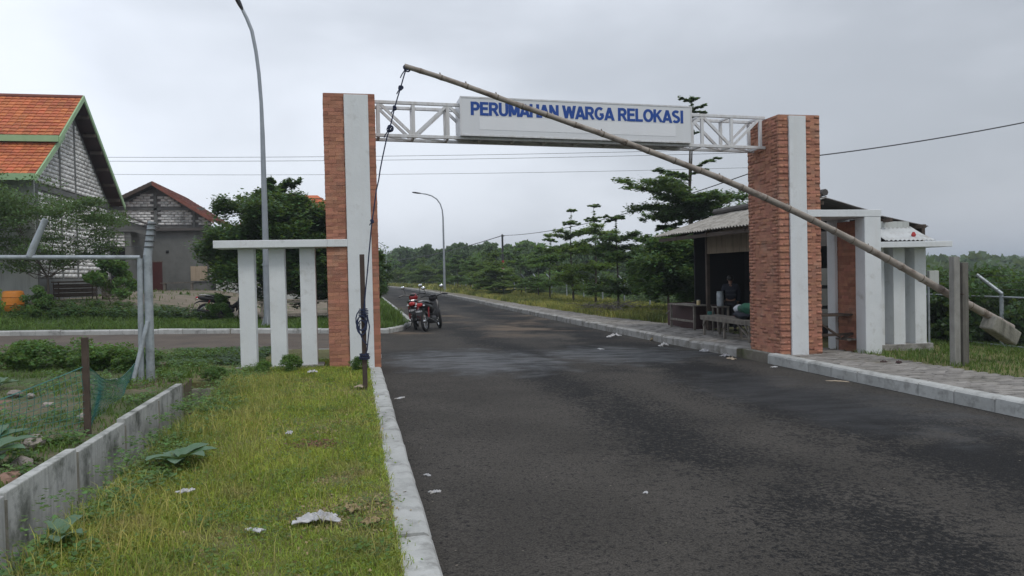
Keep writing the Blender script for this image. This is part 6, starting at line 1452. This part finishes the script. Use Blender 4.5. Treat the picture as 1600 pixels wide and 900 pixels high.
    for s in ('l', 'r'): 
        a = Vector(P[s + '_an']); b = Vector(P[s + '_toe']); m_ = MB(); m_.bar(a + Vector((0, 0, -.03)) - (b - a) * .35, b + (b - a).normalized() * .06 + Vector((0, 0, -.0)), .085, .05); m_.build('sandal', MT['mc_black'], r, world=False, bevel=.015)
    return r
stand = dict(pelvis=(0, 0, .92), chest=(0, .01, 1.28), neck=(0, 0, 1.45), head=(0, -.03, 1.60), l_sh=(.18, .01, 1.38), l_el=(.24, -.03, 1.12), l_wr=(.20, -.20, .95), l_pm=(.19, -.27, .92),
             r_sh=(-.18, .01, 1.38), r_el=(-.25, 0, 1.12), r_wr=(-.22, -.14, .92), r_pm=(-.21, -.20, .88), l_hip=(.09, 0, .86), l_kn=(.11, -.03, .48), l_an=(.12, .02, .08), l_toe=(.13, -.11, .04), r_hip=(-.09, 0, .86), r_kn=(-.11, -.03, .48), r_an=(-.12, .02, .08), r_toe=(-.14, -.11, .04))
sit = dict(pelvis=(0, 0, .50), chest=(0, -.12, .84), neck=(0, -.20, .99), head=(0, -.29, 1.10), l_sh=(.18, -.14, .94), l_el=(.24, -.36, .74), l_wr=(.08, -.52, .78), l_pm=(.02, -.57, .80), r_sh=(-.18, -.14, .94), r_el=(-.25, -.34, .72), r_wr=(-.12, -.54, .72), r_pm=(-.06, -.60, .72),
           l_hip=(.10, -.02, .47), l_kn=(.14, -.42, .47), l_an=(.14, -.40, .08), l_toe=(.15, -.52, .04), r_hip=(-.10, -.02, .47), r_kn=(-.14, -.42, .47), r_an=(-.14, -.36, .08), r_toe=(-.15, -.48, .04), face=(0, -.9, -.35))
p1 = person((8.62, 5.0, zt0(8.6, 5.0)), R_(155), 'person in a dark navy jacket with pale stripes standing with back turned in the stall', stand, MT['navy'], MT['trousers'])
p1.scale = (.80, .80, .80)
for z in (1.10, 1.22): MB().box(-.150, .150, .128, .138, z, z + .05).build('stripe', MT['stripe'], p1, world=False, bevel=.004)
p2 = person((8.75, 3.35, zt0(8.7, 3.3)), R_(-75), 'person in brown clothes sitting bent forward behind the long bench', sit, MT['brown_cloth'], MT['trousers'])
p2.scale = (.9, .9, .9)
s2 = empty('low_stool', (8.78, 3.34, zt0(8.7, 3.3)), 0, 'low wooden stool under the seated person in brown', 'stool')
MB().box(-.16, .16, -.16, .16, .31, .345).build('seat', MT['wood'], s2, world=False)
for x in (-.12, .12):
    for y in (-.12, .12): MB().box(x - .02, x + .02, y - .02, y + .02, 0, .309).build('leg', MT['wood'], s2, world=False)

# ------------------------------------------------------------------ motorbikes (forward = +Y in their own frame, wheels on z=0)
def motorbike(x, y, rz, label, paint, lean=-.12, steer=.25, grp='parked motorbikes', plate=True, body2=None):
    r = empty('motorbike', (x, y, gy(x, y) + (.1 if x < -1 else 0)), rz, label, 'motorbike', grp); r.rotation_euler = (0, lean, rz)
    P = MT[paint]; B = MT['mc_black']
    def part(name, m_, mt, parent=None, smooth=True, bevel=0): 
        o = m_.build(name, mt, parent or r, world=False, smooth=smooth, bevel=bevel); return o
    def wheel(yc, nm):
        w = empty(nm, (0, yc, .285)); w.parent = r
        part('tyre', MB().torus((0, 0, 0), .245, .042, 'x', 30, 8), MT['tyre'], w); part('rim', MB().torus((0, 0, 0), .198, .014, 'x', 28, 6), MT['chrome'], w)
        part('hub', MB().tube([(-.06, 0, 0), (.06, 0, 0)], .042, 12), MT['chrome'], w)
        for k in range(10):
            a = k * math.pi / 5; part('spoke', MB().tube([(.03 * (-1) ** k, .03 * math.cos(a), .03 * math.sin(a)), (0, .195 * math.cos(a + .15), .195 * math.sin(a + .15))], .005, 4), MT['chrome'], w)
        return w
    wheel(-.61, 'rear_wheel'); fwh = wheel(.61, 'front_wheel'); fwh.rotation_euler = (0, 0, steer * -1)
    # seat, tail, side panels: lofted sections (y, z, halfwidth, halfheight)
    def loft(secs, N=14):
        m_ = MB(); V = []
        for yy, zz_, w_, h_ in secs:
            for k in range(N): a = 2 * math.pi * k / N; V.append((math.copysign(abs(math.cos(a)) ** .75, math.cos(a)) * w_, yy, zz_ + math.copysign(abs(math.sin(a)) ** .75, math.sin(a)) * h_))
        F = [(i * N + k, i * N + (k + 1) % N, (i + 1) * N + (k + 1) % N, (i + 1) * N + k) for i in range(len(secs) - 1) for k in range(N)] + [tuple(range(N)), tuple((len(secs) - 1) * N + k for k in range(N))]
        m_.add(V, F); return m_
    part('seat', loft([(-.62, .80, .08, .03), (-.55, .80, .12, .045), (-.25, .77, .135, .045), (.0, .74, .12, .04), (.12, .74, .06, .03)]), MT['seat'])
    part('tail_panel', loft([(-.86, .77, .035, .03), (-.78, .745, .085, .06), (-.55, .70, .13, .085), (-.25, .64, .14, .10), (0, .58, .10, .08), (.10, .54, .04, .04)]), P)
    part('leg_shield', loft([(.26, .36, .08, .10), (.32, .48, .145, .15), (.38, .66, .14, .16), (.43, .80, .09, .10)]), P)
    part('frame_cover', loft([(-.05, .46, .07, .09), (.15, .42, .06, .07), (.32, .52, .07, .10)]), B)
    part('engine', loft([(-.18, .30, .10, .09), (-.05, .30, .13, .11), (.10, .32, .11, .10), (.22, .34, .06, .06)]), MT['dark_steel'])
    part('rear_fender', loft([(-.98, .46, .055, .015), (-.93, .58, .075, .02), (-.80, .64, .08, .025), (-.55, .62, .07, .03)]), B)
    ff_ = MB(); V = []
    for k in range(9):
        a = R_(25 + k * 14); 
        for xx in (-.06, -.035, .035, .06): V.append((xx, .61 * 0 + .31 * math.cos(a), .31 * math.sin(a) - (.02 if abs(xx) > .05 else 0)))
    ff_.add(V, [(i * 4 + k, i * 4 + k + 1, (i + 1) * 4 + k + 1, (i + 1) * 4 + k) for i in range(8) for k in range(3)])
    fo = part('front_fender', ff_, P, None); fo.location = (0, .61, .285); fo.rotation_euler = (0, 0, -steer)
    for s in (-1, 1): part('fork_leg', MB().tube([(s * .075, .60, .29), (s * .075, .44, .72)], .022, 8), MT['chrome'])
    part('swing_arm', MB().bar((.09, -.61, .285), (.09, -.05, .33), .03, .05), B); part('swing_arm', MB().bar((-.09, -.61, .285), (-.09, -.05, .33), .03, .05), B)
    for s in (-1, 1): part('shock', MB().tube([(s * .115, -.60, .33), (s * .115, -.50, .66)], .025, 8), MT['red_cloth'])
    part('exhaust', MB().tube([(.12, .12, .20), (.15, -.2, .22), (.165, -.45, .27), (.17, -.85, .36)], [.02, .03, .045, .042], 10), MT['dark_steel'])
    tl = part('tail_light', loft([(-.905, .735, .05, .03), (-.885, .74, .075, .045), (-.84, .745, .08, .05)]), MT['tail'])
    for s in (-1, 1): part('indicator', MB().ball((s * .115, -.86, .715), (.03, .03, .022), 8, 6), MT['lens'])
    if plate:
        po = part('number_plate', MB().box(-.115, .115, -.965, -.958, .50, .62), MT['plate'], smooth=False)
        for k, dx in enumerate((-.085, -.045, -.02, .005, .03, .07)):
            MB().box(dx - .009, dx + .009, -.968, -.9655, .545, .595).build('figure', MT['glyph'], po, world=False)
    for s in (-1, 1): part('grab_rail', MB().tube([(s * .12, -.35, .76), (s * .14, -.60, .82), (s * .07, -.80, .84), (0, -.83, .84)], .011, 6), MT['chrome'])
    # steering head group
    hb_ = empty('handlebar', (0, .40, .86)); hb_.parent = r; hb_.rotation_euler = (0, 0, -steer)
    part('bar', MB().tube([(-.34, -.16, .10), (-.25, -.10, .12), (-.10, .0, .08), (.10, .0, .08), (.25, -.10, .12), (.34, -.16, .10)], .014, 8), B, hb_)
    part('headlamp_cowl', MB().ball((0, .06, .03), (.135, .12, .115), 16, 10), P, hb_); part('headlamp', MB().ball((0, .13, .03), (.085, .06, .07), 12, 8), MT['lens'], hb_)
    part('dash', MB().ball((0, -.03, .105), (.085, .06, .035), 12, 8), B, hb_)
    for s in (-1, 1):
        part('grip', MB().tube([(s * .26, -.11, .12), (s * .38, -.19, .095)], .022, 8), B, hb_)
        part('brake_lever', MB().tube([(s * .24, -.05, .12), (s * .36, -.11, .10)], .007, 6), MT['chrome'], hb_)
        part('mirror_stem', MB().tube([(s * .20, -.07, .13), (s * .22, -.03, .24), (s * .25, -.05, .31)], .007, 6), B, hb_)
        part('mirror_shell', MB().ball((s * .26, -.045, .345), (.062, .018, .052), 14, 8), B, hb_); part('mirror_glass', MB().ball((s * .26, -.059, .345), (.055, .010, .046), 14, 8), MT['mirror'], hb_)
    part('side_stand', MB().tube([(-.10, -.05, .2), (-.22, -.02, .01)], .011, 6), B); part('foot_peg', MB().tube([(-.20, .02, .22), (.20, .02, .22)], .014, 8), B)
    if body2: part('rear_box', loft([(-.80, .93, .13, .08), (-.72, .93, .17, .11), (-.52, .93, .17, .11), (-.45, .93, .13, .08)]), MT[body2])
    return r
motorbike(1.36, 9.85, R_(-7), 'red underbone motorbike parked nearest the corner kerb, round mirrors raised', 'red', steer=.1)
motorbike(1.76, 9.15, R_(-24), 'black motorbike with dark red tail parked right of the red one, seen from behind', 'mc_black', steer=-.5)
m3 = motorbike(-4.30, 13.1, R_(-78), 'black motorbike parked side-on beside the round shrub left of the white posts', 'mc_black', steer=.2, lean=-.08, plate=False)

# ------------------------------------------------------------------ litter
def scrap(x, y, z, s, label, mt='plastic', seed=0, asp=.6, hgt=.3, name='plastic_scrap', cat='litter', rz=None, N=14):
    rg = np.random.default_rng(seed); V = []; F = []
    ph = rg.uniform(0, 6, 8)
    for i in range(N + 1):
        for j in range(N + 1):
            u, v = i / N * 2 - 1, j / N * 2 - 1; a = math.atan2(v, u); k = 1 + .18 * math.sin(3 * a + ph[0]) + .12 * math.sin(7 * a + ph[1]) + .06 * math.sin(13 * a + ph[6])
            h_ = hgt * max(0, (1 - (u * u + v * v) * .5)) * (.55 + .45 * math.sin(6 * u + ph[2]) * math.sin(5 * v + ph[3]) + .25 * math.sin(13 * u + 9 * v + ph[4]) + .15 * rg.normal())
            V.append((u * k * s, v * k * s * asp, max(0, h_) * s))
    for i in range(N):
        for j in range(N): q = i * (N + 1) + j; F.append((q, q + N + 1, q + N + 2, q + 1))
    b = len(V); V += [(a_, b_, c_ - .004) for a_, b_, c_ in V]; F += [tuple(b + t for t in f[::-1]) for f in F]
    m_ = MB(); m_.add(V, F); o = m_.build(name, MT[mt], None, smooth=True); o.location = (x, y, z); o.rotation_euler = (0, 0, rg.uniform(0, 6) if rz is None else rz); return tag(o, label, cat, 'scraps of litter' if name != 'plastic_bag' else None)
scrap(-.64, -7.52, gz(-.6, -7.5) + .15, .11, 'crumpled white plastic bag lying on the grass in the foreground', seed=1, hgt=.34, name='plastic_bag', cat='plastic bag', rz=-.1, asp=.55, N=30)
for i, (x, y, h_, s, lb, mt, asp, hg) in enumerate([
    (-.99, -5.08, .16, .035, 'small bluish white scrap in the middle of the verge', 'plastic', .7, .6), (-1.50, -6.82, .16, .05, 'pale scrap in the grass left of the plastic bag', 'plastic', .5, .4),
    (-.97, -7.66, .15, .05, 'flat grey scrap just left of the plastic bag', 'plastic', .4, .2), (-1.0, -.9, .17, .06, 'white scrap in the grass near the white posts', 'plastic', .6, .6), (-.35, -2.3, .15, .07, 'pale scrap at the foot of the rusty post', 'paper', .7, .3),
    (-.33, -7.62, .14, .05, 'torn brown leaf scrap by the kerb', 'straw', .7, .6), (-.44, -7.35, .14, .05, 'curled brown leaf near the plastic bag', 'straw', .7, .6),
    (6.5, 2.1, .0, .15, 'large white plastic scrap on the road below the kerb before the pillar', 'plastic', .6, .35), (6.25, 3.55, .0, .11, 'white scrap on the road left of the large one', 'plastic', .6, .5), (6.05, 3.3, .0, .06, 'tiny white scrap beside the kerb scrap', 'plastic', .6, .5),
    (6.0, 6.1, .0, .14, 'white litter on the road by the kerb near the brush pile', 'plastic', .6, .4), (5.75, 5.8, .0, .10, 'flat white litter left of the brush pile scrap', 'plastic', .5, .3), (6.48, 1.2, .0, .09, 'white scrap nearest the concrete footing', 'plastic', .6, .5), (6.35, .7, .0, .10, 'pale yellowish scrap at the corner of the footing', 'paper', .5, .4),
    (6.5, 4.6, .0, .14, 'yellowish rag lying against the far kerb', 'straw', .7, .8), (6.46, -.55, .0, .06, 'small white scrap on the road under the near kerb', 'plastic', .5, .3), (6.47, -2.25, .0, .13, 'flat brown card scrap on the road by the near kerb', 'paper', .28, .08),
    (.14, -6.62, .0, .04, 'small white scrap on the asphalt close to the left kerb', 'plastic', .5, .4), (.13, -6.15, .0, .03, 'tiny white scrap further up the asphalt edge', 'plastic', .5, .4), (.15, -2.4, .0, .07, 'pale streak of litter on the road beyond the rusty post', 'plastic', .4, .2), (1.62, -6.95, .0, .018, 'tiny pale speck on the dark asphalt', 'plastic', .8, .5),
    (4.6, 3.0, .0, .10, 'flat pale scrap on the wet road before the stall', 'plastic', .4, .15), (8.0, -1.6, PZ, .07, 'dark clump of dirt on the right paving', 'maroon', .5, .5), (7.85, -1.45, PZ, .05, 'smaller dark clump beside the first on the right paving', 'maroon', .5, .5)]):
    scrap(x, y, gz(x, y) + h_ + .004, s, lb, mt, 10 + i, asp, hg)
# brush pile by the nearest roadside tree
bpile = MB(); rg = random.Random(8)
for k in range(90):
    a = rg.uniform(0, 6.28); l = rg.uniform(.3, .8); c = Vector((8.7 + rg.gauss(0, .45), 14.2 + rg.gauss(0, .5), gz(8.7, 14) + PZ + rg.uniform(.0, .28)))
    d = Vector((math.cos(a), math.sin(a), rg.uniform(-.1, .35))) * l; bpile.tube([c, c + d * .5 + Vector((0, 0, .05)), c + d], [.016, .012, .006], 4)
tag(bpile.build('brush_pile', MT['wood'], None), 'pile of dry cut branches at the foot of the nearest roadside tree', 'brush pile')
rgv = np.random.default_rng(77); n = 900; C = np.stack([rgv.uniform(0.1, 6.6, n), rgv.uniform(-9.5, 9, n)], 1); m = rgv.random(n) < .45; C[m, 0] = np.where(rgv.random(m.sum()) < .5, .05 + np.abs(rgv.normal(0, .12, m.sum())), 6.6 - np.abs(rgv.normal(0, .18, m.sum())))
C = C[:420]; V, F = leaves(np.column_stack([C, gz(C[:, 0], C[:, 1]) + .006]), .011, rgv, .9, 1.3, .6)
tag(npmesh('road_grit', V, F, MT['joint'], kind='stuff'), 'fine grit and leaf crumbs scattered on the asphalt', 'grit')

# ------------------------------------------------------------------ the air
hz = bpy.data.materials.new('haze'); hz.use_nodes = True; N = hz.node_tree.nodes; N.remove(N['Principled BSDF'])
pv = N.new('ShaderNodeVolumePrincipled'); pv.inputs['Color'].default_value = (.80, .88, .97, 1); pv.inputs['Density'].default_value = .0009; pv.inputs['Anisotropy'].default_value = .2
hz.node_tree.links.new(pv.outputs[0], N['Material Output'].inputs['Volume'])
MB().box(-2600, 2600, -2600, 2600, -16, 24).build('haze', hz, None, kind='stuff')
